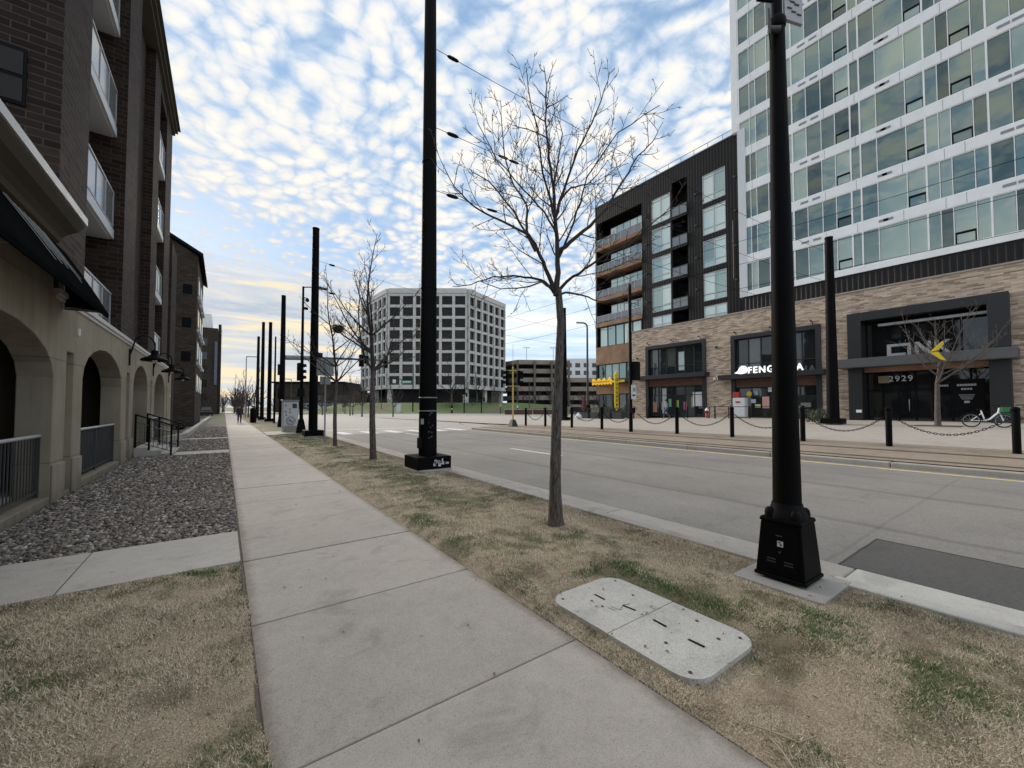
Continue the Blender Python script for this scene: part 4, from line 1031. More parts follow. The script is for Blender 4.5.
# litter bin far down the walk
tb = thing('litter_bin', 'upright black litter bin beside the sidewalk near the walking person', 'bin', (2.45, 49, 0))
MB().lathe([(.26, 0), (.28, .05), (.28, 1.25), (.25, 1.3)], (2.45, 49, 0), 16).build('body', M['black'], tb)
MB().lathe([(.29, 1.3), (.29, 1.36), (.2, 1.5), (.05, 1.55)], (2.45, 49, 0), 16).build('lid', M['black2'], tb)

# concrete vault lid in the grass
def rrect(x0, x1, y0, y1, r, n=5):
    P = []
    for cx, cy, a0 in ((x1-r, y1-r, 0), (x0+r, y1-r, 90), (x0+r, y0+r, 180), (x1-r, y0+r, 270)):
        for i in range(n+1): a = R(a0+90*i/n); P.append((cx+r*math.cos(a), cy+r*math.sin(a)))
    return P
vl = thing('vault_lid', 'pale concrete utility vault lid with rounded corners lying in the grass', 'utility cover', (2.57, 1.92, 0))
mb = MB(); mb.prism(rrect(2.19, 2.97, 1.27, 1.922, .11), 'z', -.1, .03); mb.v = [(x, min(y, 1.922), z) for x, y, z in mb.v]
MB().prism([p for p in rrect(2.19, 2.97, 1.27, 2.1, .16) if p[1] < 1.5]+[(2.97, 1.920), (2.19, 1.920)], 'z', -.1, .030).build('lid_half', M['slab'], vl, bevel=.008)
MB().prism([(2.19, 1.926), (2.97, 1.926)]+[p for p in rrect(2.19, 2.97, 1.6, 2.56, .16) if p[1] > 2.3 and True], 'z', -.1, .032).build('lid_half', M['slab'], vl, bevel=.008)
for x, y, a in ((2.55, 2.32, 0), (2.60, 2.06, 8), (2.60, 1.79, -4), (2.58, 1.50, 2)):
    mb = MB(); mb.box(-.009, .009, -.055, .055, .0315, .0345); mb.rotz(R(a)).move((x, y, 0)); mb.build('lifting_slot', M['black2'], vl)
for x, y in ((2.28, 2.47), (2.9, 2.45), (2.27, 1.36), (2.88, 1.36), (2.45, 2.2), (2.8, 2.18), (2.42, 1.62), (2.85, 1.65), (2.75, 1.44)):
    MB().lathe([(.012, .031), (.012, .0346)], (x, y, 0), 8).build('bolt_hole', M['dkgrey'], vl)
mb = MB()
for a, b in (((2.50, 2.16), (2.52, 2.08)), ((2.52, 2.08), (2.60, 2.12)), ((2.60, 2.12), (2.66, 2.10)), ((2.48, 2.1), (2.47, 2.16))): mb.bar((*a, .0325), (*b, .0325), .008, .003)
mb.build('crack', M['grey'], vl)
# twigs lying in the grass
tw = MB(); tw.tube([(2.12, 1.03, .03), (2.17, .90, .035), (2.215, .79, .03), (2.30, .745, .05)], [.0025, .0035, .004, .003], 6)
tag(tw.build('fallen_twig', simple('pale_dead_wood', (.40, .32, .24), .85)), 'long pale bent twig lying in dry grass at the lower edge', 'twig', 'fallen twigs')
tw = MB(); tw.tube([(2.135, .885, .035), (2.10, .82, .035), (2.04, .745, .03)], [.0025, .004, .0045], 6)
tag(tw.build('fallen_twig', bpy.data.materials['pale_dead_wood']), 'short pale straight twig touching the longer bent twig', 'twig', 'fallen twigs')
# leaf scraps and seed litter on the grass and the slabs
Vs = []; off = 0; Fs = []
for x0, x1, y0, y1, n in ((2.0, 4.6, .5, 8, 420), (-2.3, .18, 1.3, 5, 200), (.2, 2.0, .8, 9, 26)):
    for i in range(n):
        x, y = rs.uniform(x0, x1), rs.uniform(y0, y1); a = rs.uniform(0, 6.28); s = rs.uniform(.006, .02); z = .004 if .19 < x < 2 else .035
        ca, sa = math.cos(a)*s, math.sin(a)*s; q = rs.uniform(0, .012)
        Vs += [(x-ca, y-sa, z), (x+sa*.5, y-ca*.5, z+q), (x+ca, y+sa, z+.002), (x-sa*.5, y+ca*.5, z+q*.5)]; Fs += [(off, off+1, off+2), (off, off+2, off+3)]; off += 4
tag(tri_mesh('leaf_litter', np.array(Vs), np.array(Fs), simple('dead_leaf', (.17, .10, .055), .9, .6, 40)), 'scattered brown leaf scraps on the grass and sidewalk', 'leaves', None, 'stuff')
# ------------------------------------------------------------------ glass tower on its brick podium
FX = 38.0; GB = .45                          # facade plane (faces the street), lowest ground level
tw_ = thing('glass_tower', 'white and teal glass tower above a buff brick podium with black entrance portal', 'tower', (FX, 5, GB))
POD = 10.15
front = lambda y0, y1, z0, z1, d0, d1, mb, m=0: mb.box(FX-d1, FX-d0, y0, y1, z0, z1, m)     # d = distance out from the facade plane
# podium wall with the three openings left free
opn = [(2.05, 9.6, GB-.3, 8.4), (11.4, 18.28, GB-.3, 8.12), (20.66, 27.5, GB-.3, 8.25)]
mb = MB(); cur = -24.
for y0, y1, z0, z1 in opn:
    mb.box(FX, FX+1.0, cur, y0, GB-.6, POD); mb.box(FX, FX+1.0, y0, y1, z1, POD); cur = y1
mb.box(FX, FX+1.0, cur, 29.4, GB-.6, POD); mb.box(FX+1.0, FX+14, 28.4, 29.4, GB-.6, POD)
mb.build('podium_wall', M['brickmix'], tw_)
MB().box(FX-.06, FX+1.1, -24, 29.46, POD+.002, POD+.11).build('coping', simple('stone_coping', (.34, .29, .24), .7, .1), tw_)
MB().box(FX+1.05, FX+14, -24, 28.3, POD-.3, POD-.02).build('podium_roof', M['dkgrey'], tw_)
MB().box(FX+1.0, FX+1.2, -24, 28.3, GB-.6, POD-.4).build('inner_wall', M['recess'], tw_)
MB().box(FX+.05, FX+1.5, -24, 17.25, POD+.112, 11.52).build('ribbed_band', M['ribbed'], tw_)

# storefronts
def storefront(y0, y1, ztop, zc, yc0, yc1, name, nu, nl, door=True):
    """frame, upper window wall, projecting ledge, brick strip, lower shop windows"""
    sf = MB(); w_ = .35
    for a, b, c, d_ in ((y0, y0+w_, GB-.2, ztop), (y1-w_, y1, GB-.2, ztop), (y0, y1, ztop-w_, ztop)): pass
    sf.box(FX-.14, FX+.5, y0, y0+w_, GB-.2, ztop); sf.box(FX-.14, FX+.5, y1-w_, y1, GB-.2, ztop); sf.box(FX-.14, FX+.5, y0+w_, y1-w_, ztop-w_, ztop)
    s_ = sf.build('shopfront', M['charcoal'], tw_)
    MB().box(FX-.95, FX+.45, yc0, yc1, zc, zc+.42).build('ledge', M['charcoal'], s_, bevel=.02)
    MB().box(FX-.02, FX+.45, y0+w_, y1-w_, zc-.75, zc-.002).build('brick_strip', M['brickred'], s_)
    for nm, z0, z1, n in (('upper_window', zc+.42, ztop-w_, nu), ('shop_window', GB+.15, zc-.75, nl)):
        fr_ = MB(); a, b = y0+w_, y1-w_; x = FX+.25
        fr_.box(x, x+.12, a, b, z0, z0+.09); fr_.box(x, x+.12, a, b, z1-.09, z1); zm = z0+(z1-z0)*(.30 if nm == 'upper_window' else .70)
        fr_.box(x, x+.11, a, b, zm-.03, zm+.03)
        for i in range(n+1): yy = a+(b-a)*i/n; fr_.box(x-.01, x+.115, max(a, yy-.045), min(b, yy+.045), z0, z1)
        f_ = fr_.build(nm, M['charcoal'], s_)
        g_ = MB()
        for i in range(n):
            ya, yb = a+(b-a)*i/n+.04, a+(b-a)*(i+1)/n-.04
            for za, zb in ((z0+.08, zm-.03), (zm+.03, z1-.08)): g_.box(x+.05, x+.07, ya, yb, za, zb)
        g_.build('pane', M['glass_dark'], tw_ if False else s_)
    return s_
s1 = storefront(20.66, 27.5, 8.25, 4.55, 20.35, 28.3, 'a', 6, 6)
s2 = storefront(11.4, 18.28, 8.12, 4.10, 11.0, 19.1, 'b', 6, 5)
MB().box(FX+.28, FX+.30, 23.05, 23.75, 5.4, 7.3).build('lit_window', simple('pale_interior', (.42, .52, .50), .4, .1), s1)
MB().box(FX+.26, FX+.28, 21.3, 22.25, 1.7, 3.1).build('poster', M['offwhite'], s1)
MB().box(FX+.26, FX+.28, 25.2, 25.7, .9, 3.6).build('poster', M['ltgrey'], s1)
rg = random.Random(12)
for i in range(7):
    y = 21.2+i*.86; MB().box(FX+.27, FX+.285, y, y+.3+rg.random()*.3, 1.0+rg.random()*.7, 2.0+rg.random()*.9).build('window_display', simple('display_%d' % i, tuple(c*rg.uniform(.3, 1) for c in (.40, .33, .22)), .7), s1)
# second shop: name in white letters standing on the ledge with a round leaf-like emblem
nm = text('FENG CHA', .78, M['white_lit'], tw_, 'shop_name', (FX-.97, 16.45, 4.53), (R(90), 0, R(-90)), .05, sp=1.25, bold=.014)
nm.scale.x = 4.15/max(v.co.x for v in nm.data.vertices)
mb = MB(); P = [(18.05, 4.60), (17.75, 4.78), (17.62, 5.05), (17.42, 5.22), (17.15, 5.20), (16.98, 5.02), (16.95, 4.74), (17.1, 4.56), (17.5, 4.50)]
P = [(y-.48, z) for y, z in P]; mb.prism(P, 'x', FX-1.02, FX-.92); lg = mb.build('shop_emblem', M['white_lit'], tw_, bevel=.03)
mb = MB(); mb.tube([(FX-1.03, 17.27, 4.70), (FX-1.03, 16.97, 4.86), (FX-1.03, 16.62, 4.9)], .018, 5); mb.build('emblem_vein', M['grey'], lg)
for y, z, w_, h_, c in ((16.9, 2.5, .45, .55, (.75, .52, .06)), (16.3, 2.65, .3, .4, (.35, .42, .5)), (16.55, 1.95, .4, .35, (.45, .52, .6)), (16.2, 1.55, .45, .3, (.62, .66, .30)), (15.55, 1.5, .55, 1.0, (.66, .38, .34)), (15.2, 2.9, .3, .4, (.6, .6, .58)), (13.1, 1.2, .9, .5, (.16, .17, .19)), (12.6, 1.6, .7, .35, (.2, .2, .2)), (14.3, 1.2, .6, .8, (.25, .12, .10))):
    mb = MB(); mb.lathe([(.02, 0), (1, .3), (1, .7), (.02, 1)], (0, 0, 0), 9) if c[0] > .7 else mb.box(-1, 1, -1, 1, 0, 1)
    mb.v = [(FX+.235+x*.012, y+yy*w_*.5, z+zz*h_) for x, yy, zz in mb.v]; mb.build('window_decal', simple('decal_%.2f_%.2f' % (y, z), c, .6), s2)
# wall lights on the brick between the shops
for y in (19.85, 19.45): MB().ell((FX-.12, y, 4.25), (.12, .14, .12)).box(FX-.08, FX-.002, y-.05, y+.05, 4.3, 4.42).build('wall_light', M['white'], tw_)
for y, z in ((19.6, 7.2), (28.6, 7.0), (10.5, 7.3), (1.2, 7.3)): MB().box(FX-.25, FX-.002, y-.06, y+.06, z, z+.12).build('security_camera', M['black2'], tw_)
for y0, y1, z in ((11.4, 18.28, 8.12), (20.66, 27.5, 8.25)):
    for i in range(3): y = y0+.5+(y1-y0-1)*i/2; MB().tube([(FX-.1, y, z+.02), (FX-.14, y, z+.22), (FX-.45, y, z+.30)], .03, 6).ell((FX-.5, y, z+.26), (.10, .08, .07)).build('sign_light', M['black2'], tw_)

# entrance portal
po = MB(); y0, y1, zt_ = 2.05, 9.6, 8.42
po.box(FX-.75, FX+.6, y0, y0+.85, GB-.2, zt_); po.box(FX-.75, FX+.6, y1-.8, y1, GB-.2, zt_); po.box(FX-.75, FX+.6, y0+.85, y1-.8, zt_-.62, zt_)
pt_ = po.build('portal_frame', M['charcoal'], tw_, bevel=.02)
MB().box(FX-1.5, FX+.4, 1.75, 10.15, 4.42, 5.05).build('canopy', simple('canopy_metal', (.085, .088, .092), .5, .12), tw_, bevel=.02)
MB().box(FX-.2, FX+.9, y0+.85, y1-.8, 4.1, 4.415).build('canopy_soffit', M['wood'], tw_)
MB().box(FX-.1, FX+.2, y0+.9, y1-1.6, 7.35, 7.52).build('light_bar', M['ltgrey'], tw_)
fr_ = MB(); g_ = MB(); x = FX+.55
for z0, z1, n in ((5.05, 7.8, 5), (GB+.1, 4.1, 7)):
    a, b = y0+.85, y1-.8
    for i in range(n+1): yy = a+(b-a)*i/n; fr_.box(x-.02, x+.12, max(a, yy-.05), min(b, yy+.05), z0, z1)
    fr_.box(x-.01, x+.11, a, b, z0, z0+.12); fr_.box(x-.01, x+.11, a, b, z1-.1, z1)
    if z0 < 3: fr_.box(x-.01, x+.11, a, b, 2.75, 2.85)
    for i in range(n): g_.box(x+.04, x+.06, a+(b-a)*i/n+.05, a+(b-a)*(i+1)/n-.05, z0+.1, z1-.1)
gl = fr_.build('entrance_glazing', M['black2'], tw_)
gd = glass('entrance_glass', (.018, .02, .022), (.02, .02, .02), .1, .25, .04, .6); g_.build('pane', gd, gl)
for y in (5.2, 6.6): MB().tube([(x-.05, y, 1.3), (x-.1, y, 1.35), (x-.1, y, 2.1), (x-.05, y, 2.15)], .02, 6).build('door_handle', M['chrome'], gl)
sgm = simple('sign_grey', (.30, .31, .32), .5, .1)
mb = MB(); X0, X1 = FX-1.2, FX-1.02          # L and I joined at the head like two chain links
for y0, y1, z0, z1 in ((7.14, 7.34, 5.06, 5.86), (6.42, 7.138, 5.06, 5.23), (6.16, 7.138, 5.69, 5.86), (6.16, 6.33, 5.06, 5.688)): mb.box(X0, X1, y0, y1, z0, z1)
mb.build('letter', sgm, tw_)
mb = MB(); mb.prism([(5.98, 5.06), (5.98, 5.86), (5.78, 5.86), (5.42, 5.36), (5.42, 5.86), (5.24, 5.86), (5.24, 5.06), (5.42, 5.06), (5.80, 5.56), (5.80, 5.06)], 'x', X0, X1); mb.build('letter', sgm, tw_)
mb = MB(); mb.prism([(5.08, 5.06), (5.08, 5.86), (4.90, 5.86), (4.90, 5.55), (4.62, 5.86), (4.40, 5.86), (4.76, 5.48), (4.38, 5.06), (4.60, 5.06), (4.90, 5.40), (4.90, 5.06)], 'x', X0, X1); mb.build('letter', sgm, tw_)
MB().box(FX+.1, FX+.22, 7.5, 8.1, 3.3, 3.8).build('lit_panel', simple('warm_panel', (.22, .17, .10), .6), tw_)
text('2929', .54, M['ltgrey'], tw_, 'house_number', (FX-.2, 7.5, 3.38), (R(90), 0, R(-90)), .03, sp=1.2, bold=.004)
dc = MB(); rg = random.Random(6)
for y, w_, z, h_ in ((4.9, .5, 2.95, .14), (4.25, .4, 3.0, .16), (3.75, .75, 3.0, .16), (3.95, .6, 2.7, .12), (4.0, .8, 2.3, .06), (3.95, .6, 2.15, .05), (3.95, .5, 2.02, .05), (3.95, .3, 1.85, .12)): dc.box(x-.025, x-.022, y-w_/2, y+w_/2, z, z+h_)
MB().box(x-.028, x-.024, 3.2, 4.6, 1.4, 3.4).build('door_sign', M['black2'], gl)
for j, (y, w_, z, h_) in enumerate(((3.95, .85, 2.95, .13), (3.95, .5, 2.7, .11), (3.95, .7, 2.35, .04), (3.95, .6, 2.22, .04), (3.95, .5, 2.10, .04), (3.95, .26, 1.86, .14), (5.0, .55, 2.95, .11))):
    mb = MB(); n = 1 if h_ < .06 or w_ < .3 else int(w_/.11)
    for i in range(n): a = y-w_/2+w_*i/n; mb.box(x-.034, x-.030, a+.012, a+w_/n-.012, z, z+h_)
    mb.build('door_lettering', M['ltgrey'], gl)
MB().box(FX-.9, FX-.752, 9.75-.9, 9.75-.6, 1.2, 1.4).build('door_panel', M['white'], tw_)

# the glass shaft
mul = [17.25, 16.35, 15.85, 14.9, 13.95, 13.05, 12.08, 11.09, 10.22, 9.29, 8.72, 7.81, 6.28, 5.34, 4.74, 4.18, 3.21, 2.6, 1.66, .75, -.6, -1.6, -2.6, -4.2, -5.1, -6.0, -7.4, -9]
heavy = {17.25, 13.05, 9.29, 8.72, 5.34, 2.6, -.6, -5.1, -9}
Z0 = 11.95; PIT = 3.28; NF = 11
MB().box(FX+.35, FX+12, -9, 17.0, 11.52, Z0+PIT*NF+2).build('core', M['recess'], tw_)
rg = random.Random(77)
MB().box(FX-.03, FX+1.2, -9.3, 17.4, 11.525, Z0).build('spandrel', M['white'], tw_)
for f in range(NF):
    zb = Z0+PIT*f; zt_ = zb+PIT-.72
    sp_ = MB().box(FX-.02, FX+.5, -9.3, 17.4, zt_, zb+PIT).build('spandrel', M['white'], tw_)
    for yy in (12.3, 11.5, 7.55, 7.3, 1.9, 1.3):
        MB().box(FX-.035, FX-.021, yy-.26, yy+.26, zt_+.30, zt_+.48).build('louvre', M['grey'], sp_)
    for yy in (16.2, 14.1, 10.9, 9.0, 6.5, 4.5, 3.6, .3): MB().box(FX-.0225, FX-.0205, yy-.012, yy+.012, zt_+.02, zb+PIT-.02).build('panel_joint', M['grey'], sp_)
    bays = [[0, 4], [4, 8], [8, 11], [11, 13], [13, 16], [16, 19], [19, 22], [22, 25], [25, 27]]
    for a, b in bays:
        ys = mul[a:b+1]
        if f >= 5 and a == 0: pass
        fr_ = MB(); g_ = MB()
        for i, yy in enumerate(ys):
            hw = .045 if yy in heavy else .022
            if i == len(ys)-1 and b != 27: continue
            fr_.box(FX-.005-(.02 if yy in heavy else 0), FX+.2, yy-hw, yy+hw, zb, zt_)
        fr_.box(FX+.01, FX+.19, ys[-1], ys[0], zb, zb+.07); fr_.box(FX+.01, FX+.19, ys[-1], ys[0], zt_-.06, zt_)
        wf = fr_.build('window', M['white'], tw_)
        for i in range(len(ys)-1):
            ya, yb = ys[i+1]+.04, ys[i]-.04
            tr = ys[i] in (9.29, 5.34, 3.21, 10.22) if False else (ys[i] in (10.22, 6.28, 4.18, -1.6, -6.0) and rg.random() < .85)
            ox = rg.uniform(-.006, .006)
            if tr:
                g_.box(FX+.08, FX+.10, ya, yb, zb+.85, zt_-.06)
                g_.box(FX+.08+ox, FX+.10+ox, ya+.06, yb-.06, zb+.12, zb+.72)
                v_ = MB(); t_ = .05
                v_.box(FX+.05, FX+.14, ya, yb, zb+.70, zb+.78); v_.box(FX+.05, FX+.14, ya, ya+t_, zb+.07, zb+.7); v_.box(FX+.05, FX+.14, yb-t_, yb, zb+.07, zb+.7); v_.box(FX+.05, FX+.14, ya+t_, yb-t_, zb+.07, zb+.12)
                v_.build('vent_frame', M['black2'], wf)
            else: g_.box(FX+.08+ox, FX+.10+ox, ya, yb, zb+.07, zt_-.06)
        g_.build('pane', M['glass_tower'], wf)
MB().box(FX-.01, FX+12, 17.33, 17.9, 27.0, Z0+PIT*NF+2).build('corner_panel', M['white'], tw_)
MB().box(FX-.04, FX+.4, 16.75, 17.42, 11.53, 27.0).build('corner_panel', M['offwhite'], tw_)

# ------------------------------------------------------------------ charcoal apartment block
db = thing('charcoal_apartments', 'seven storey charcoal apartment building with wood faced balconies left of the glass tower', 'building', (FX, 26, GB))
Z1, Z2, RF = 10.27, 24.85, 27.1
cols = [(24.55, 26.85), (18.75, 21.0)]; bcol = (22.6, 24.36)
flr = [10.3, 12.0, 15.3, 18.55, 21.75]       # window sills
tops = [11.5, 14.75, 18.0, 21.25, 24.6]
mb = MB(); XB = FX+.35
mb.box(XB, FX+.8, 17.4, 18.75, Z1, RF); mb.box(XB, FX+.8, 21.0, 22.6, Z1, RF); mb.box(XB, FX+.8, 24.36, 24.55, Z1, RF); mb.box(XB, FX+.8, 26.85, 28.15, Z1, RF)
mb.box(XB, FX+.8, 18.75, 21, tops[4], RF); mb.box(XB, FX+.8, 22.6, 24.36, Z2+.55, RF); mb.box(XB, FX+.8, 24.55, 26.85, tops[4], RF)
for (a, b) in cols:
    for i in range(5):
        lo = Z1 if i == 0 else tops[i-1]; hi = flr[i]
        if hi-lo > .05: mb.box(XB, FX+.8, a, b, lo, hi)
mb.box(XB, FX+.8, 28.15, 35.2, 24.9, RF); mb.box(XB, FX+.8, 34.95, 35.2, 3.6, 24.9); mb.box(FX+.8, FX+14, 34.9, 35.2, GB-.3, RF); mb.box(FX+.8, FX+14, 17.45, 17.8, Z1, RF)
mb.build('facade', M['cladding'], db)
MB().box(FX+2.6, FX+2.8, 17.6, 35, GB-.3, RF-.6).build('inner_wall', M['recess'], db)
MB().box(FX+.8, FX+14, 17.8, 34.9, RF-.5, RF-.2).build('roof', M['dkgrey'], db)
MB().box(XB-.04, FX+.95, 17.38, 35.25, RF+.002, RF+.10).build('roof_coping', M['grey'], db)
mb = MB(); mb.tube([(FX+.6, 17.6, RF+.75), (FX+.6, 35, RF+.75)], .03, 6)
for i in range(13): y = 17.6+i*1.45; mb.bar((FX+.6, y, RF+.1), (FX+.6, y, RF+.75), .04)
mb.build('roof_rail', M['grey'], db)
for (a, b) in cols:
    for i in range(5):
        fr_ = MB(); g_ = MB(); z0, z1 = flr[i], tops[i]; x = XB+.08; ym = (a+b)/2
        fr_.box(x-.06, x+.1, a+.002, a+.08, z0, z1); fr_.box(x-.06, x+.1, b-.08, b-.002, z0, z1); fr_.box(x-.055, x+.09, a+.08, b-.08, z1-.08, z1-.002); fr_.box(x-.055, x+.09, a+.08, b-.08, z0+.002, z0+.08)
        fr_.box(x-.05, x+.08, ym-.05, ym+.05, z0+.08, z1-.08); zz = z0+(z1-z0)*.24; fr_.box(x-.045, x+.075, a+.08, b-.08, zz-.04, zz+.04)
        if z1-z0 > 2: fr_.box(x-.045, x+.075, a+.08, b-.08, z1-.36, z1-.30)
        for ya, yb in ((a+.08, ym-.05), (ym+.05, b-.08)):
            g_.box(x, x+.02, ya, yb, zz+.04, z1-.08); g_.box(x, x+.02, ya, yb, z0+.08, zz-.04)
        wf = fr_.build('window', M['railwhite'], db); g_.build('pane', M['glass_apt'], wf)
for i in range(5):
    a, b = bcol; z = flr[i]-.15 if i else 10.3
    bl = MB().box(XB-.12, FX+2.5, a+.004, b-.004, z-.22, z).build('balcony', M['cladding'], db)
    if i:
        gr = MB(); x = XB-.06
        gr.box(x-.03, x+.03, a, b, z+1.05, z+1.12)
        for q in (a+.04, (a+b)/2, b-.04): gr.box(x-.025, x+.025, q-.03, q+.03, z, z+1.05)
        gr.build('railing', M['dkgrey'], bl)
        MB().box(x-.008, x+.008, a+.08, (a+b)/2-.04, z+.1, z+1.04).box(x-.008, x+.008, (a+b)/2+.04, b-.08, z+.1, z+1.04).build('glass_panel', M['glass_balcony'], bl)
    MB().box(FX+2.45, FX+2.58, a+.2, b-.2, z, z+2.2).build('balcony_door', M['glass_dark'], bl)
for y in (17.9, 21.7, 27.6):
    for z in (13.3, 16.5, 19.8, 23): MB().box(XB-.09, XB-.002, y-.12, y+.12, z, z+.14).build('vent', M['dkgrey'], db)
MB().tube([(XB-.08, 18.05, 13.5), (XB-.08, 18.05, 19)], .05, 6).build('pipe', M['dkgrey'], db)
# wood balcony corner
Y0, Y1 = 28.15, 34.95
for i, z in enumerate((11.7, 14.9, 18.15, 21.4)):
    bl = MB().box(XB-.10, FX+2.5, Y0+.01, Y1+.1, z-.05, z+.42).build('balcony', M['wood'], db)
    gr = MB(); x = XB-.03; gr.box(x-.03, x+.03, Y0+.02, Y1, z+1.28, z+1.34)
    for q in range(8): y = Y0+.06+(Y1-Y0-.1)*q/7; gr.box(x-.025, x+.025, y-.03, y+.03, z+.42, z+1.28)
    gr.build('railing', M['railwhite'], bl)
    gp = MB()
    for q in range(7): y = Y0+.06+(Y1-Y0-.1)*q/7; gp.box(x-.008, x+.008, y+.06, y+(Y1-Y0-.1)/7-.06, z+.5, z+1.26)
    gp.build('glass_panel', M['glass_balcony'], bl)
    g_ = MB(); f_ = MB()
    for q in range(5): y = Y0+.25+q*1.0; f_.box(FX+1.2, FX+1.3, y, y+.95, z+.45, z+2.6); g_.box(FX+1.18, FX+1.195, y+.06, y+.89, z+.5, z+2.5)
    f_.build('window_wall', M['railwhite'], bl); g_.build('pane', M['glass_apt'], bl)
MB().box(FX+1.2, FX+1.3, 28.15, 34.9, 3.6, 9).build('inner_wall', M['recess'], db)
MB().box(XB-.06, FX+1.1, 29.5, 35.15, 6.9, 9.1).build('wood_panel', M['wood'], db)
fr_ = MB(); g_ = MB(); x = XB+.12
fr_.box(x, x+.1, 29.5, 34.9, 4.95, 5.05); fr_.box(x, x+.1, 29.5, 34.9, 6.8, 6.89)
for q in range(6): y = 29.55+5.3*q/5; fr_.box(x-.01, x+.11, y-.04, y+.04, 5.05, 6.8)
for q in range(5): y = 29.55+5.3*q/5; g_.box(x+.03, x+.05, y+.05, y+1.01, 5.05, 6.8)
wf = fr_.build('window_strip', M['charcoal'], db); g_.build('pane', M['glass_tower'], wf)
MB().box(XB-.7, FX+1.1, 29.5, 35.3, 4.45, 4.94).build('canopy', M['charcoal'], db, bevel=.02)
MB().box(XB-.02, FX+1.1, 29.5, 35.15, 3.2, 4.44).build('wood_panel', M['wood'], db)
fr_ = MB(); g_ = MB()
for q in range(6): y = 29.6+5.2*q/5; fr_.box(x-.01, x+.11, y-.06, y+.06, GB-.3, 3.19)
for q in range(5): y = 29.6+5.2*q/5; g_.box(x+.03, x+.05, y+.07, y+.98, GB-.1, 3.1)
wf = fr_.build('shop_window', M['charcoal'], db); g_.build('pane', M['glass_dark'], wf)
for z in (10.0,):
    g_ = MB(); f_ = MB()
    for q in range(5): y = Y0+.35+q*1.25; f_.box(XB+.3, XB+.4, y, y+1.2, 9.12, 11.6); g_.box(XB+.28, XB+.295, y+.08, y+1.12, 9.2, 11.5)
    f_.build('window_wall', M['charcoal'], db); g_.build('pane', M['glass_apt'], db)
# yellow shop signs on the corner
ys_ = thing('shop_sign', 'tall narrow yellow vertical sign with dark letters on the wood corner', 'sign', (XB-1.3, 30.8, 4.6), 'yellow corner signs')
MB().box(XB-1.72, XB-1.12, 30.72, 30.88, 1.55, 5.35).build('panel', M['signyellow'], ys_, bevel=.04)
mb = MB(); mb.prism([(XB-1.78, 5.3), (XB-1.06, 5.3), (XB-1.42, 5.75)], 'y', 30.73, 30.87).build('finial', M['signyellow'], ys_); MB().prism([(XB-1.78, 1.6), (XB-1.42, 1.15), (XB-1.06, 1.6)], 'y', 30.73, 30.87).build('finial', M['signyellow'], ys_)
for i in range(7):
    z = 4.75-i*.48; mb = MB(); rg = random.Random(i); u = XB-1.42
    mb.bar((u-.14, 30.712, z-.13), (u-.14, 30.712, z+.13), .05, .02, up=(0, 1, 0)); mb.bar((u-.14, 30.712, z+.12*rg.choice((-1, 1))), (u+.14, 30.712, z+.12*rg.choice((-1, 1))), .05, .02, up=(0, 1, 0))
    if rg.random() < .6: mb.bar((u+.14, 30.712, z-.13), (u+.14, 30.712, z+.13), .05, .02, up=(0, 1, 0))
    else: mb.bar((u-.1, 30.712, z), (u+.13, 30.712, z-.1), .05, .02, up=(0, 1, 0))
    mb.build('letter', M['black2'], ys_)
MB().tube([(XB-1.12, 30.8, 4.7), (XB+.02, 30.8, 4.7)], .05, 6).build('bracket', M['charcoal'], ys_)
yh = thing('shop_sign', 'wide yellow lit script sign lying along the canopy edge of the wood corner', 'sign', (XB-.75, 33.2, 4.7), 'yellow corner signs')
mb = MB(); P = []
for i in range(25):
    t = i/24; y = 35.1-t*3.1; P.append((y, 4.98+.16*math.sin(t*23)+.05*math.sin(t*51)))
bot = [(y, 4.38-.10*math.sin(j*1.7)) for j, (y, z) in enumerate(P)][::-1]
mb.prism(P+bot, 'x', XB-.86, XB-.74); mb.build('lettering_panel', M['amber_lit'], yh)
MB().tube([(XB-.88, 35.0-.08*i, 4.68+.14*math.sin(i*1.55)) for i in range(36)], .028, 4).build('script', simple('dark_amber', (.28, .14, .02), .6), yh)
MB().box(XB-.84, XB-.76, 30.1, 32.0, 4.5, 4.78).build('side_panel', M['signyellow'], yh)
# ------------------------------------------------------------------ far side of the street: bollards, chains, poles, signals
bp = [.95, 3.6, 6.05, 8.68, 11.3, 13.75, 16.1, 18.6, 21.2, 23.4]
def bollard(x, y, label):
    z = gz(x, y); t_ = thing('bollard', label, 'bollard', (x, y, z), 'chained black bollards along the tracks')
    MB().lathe([(.085, 0), (.085, 1.16), (.075, 1.2), (.095, 1.21), (.095, 1.25), (.07, 1.29), (.02, 1.31)], (x, y, z), 14).build('shaft', M['black'], t_)
    for s in (-1, 1): MB().torus((x, y+s*.10, z+.98), .03, .008, 'x', 10, 5).build('chain_ring', M['black2'], t_)
    return t_
bl_ = ['black chained bollard at the right edge in front of the green and white bicycle', 'black chained bollard before the numbered black entrance', 'black chained bollard just right of the near black pole', 'black chained bollard just left of the near black pole before the tea shop', 'black chained bollard in front of the storefront with the passer-by', None,
       'black chained bollard left of the slim signal post with a white plate', 'black chained bollard just right of the big tree trunk', 'black chained bollard just left of the big tree trunk', 'black chained bollard beside the yellow signal post at the end of the chain']
for y, l in zip(bp, bl_):
    if l: bollard(18.0, y, l)
cl_ = ['before the entrance and the bicycle', 'left of the entrance tree, before the black portal', 'hanging behind the near black pole', 'before the left end of the tea shop', 'before the passer-by and the storefront', 'right of the next bollard past the signal post', 'just right of the big tree trunk', 'behind the big tree trunk', 'nearest the yellow signal post']
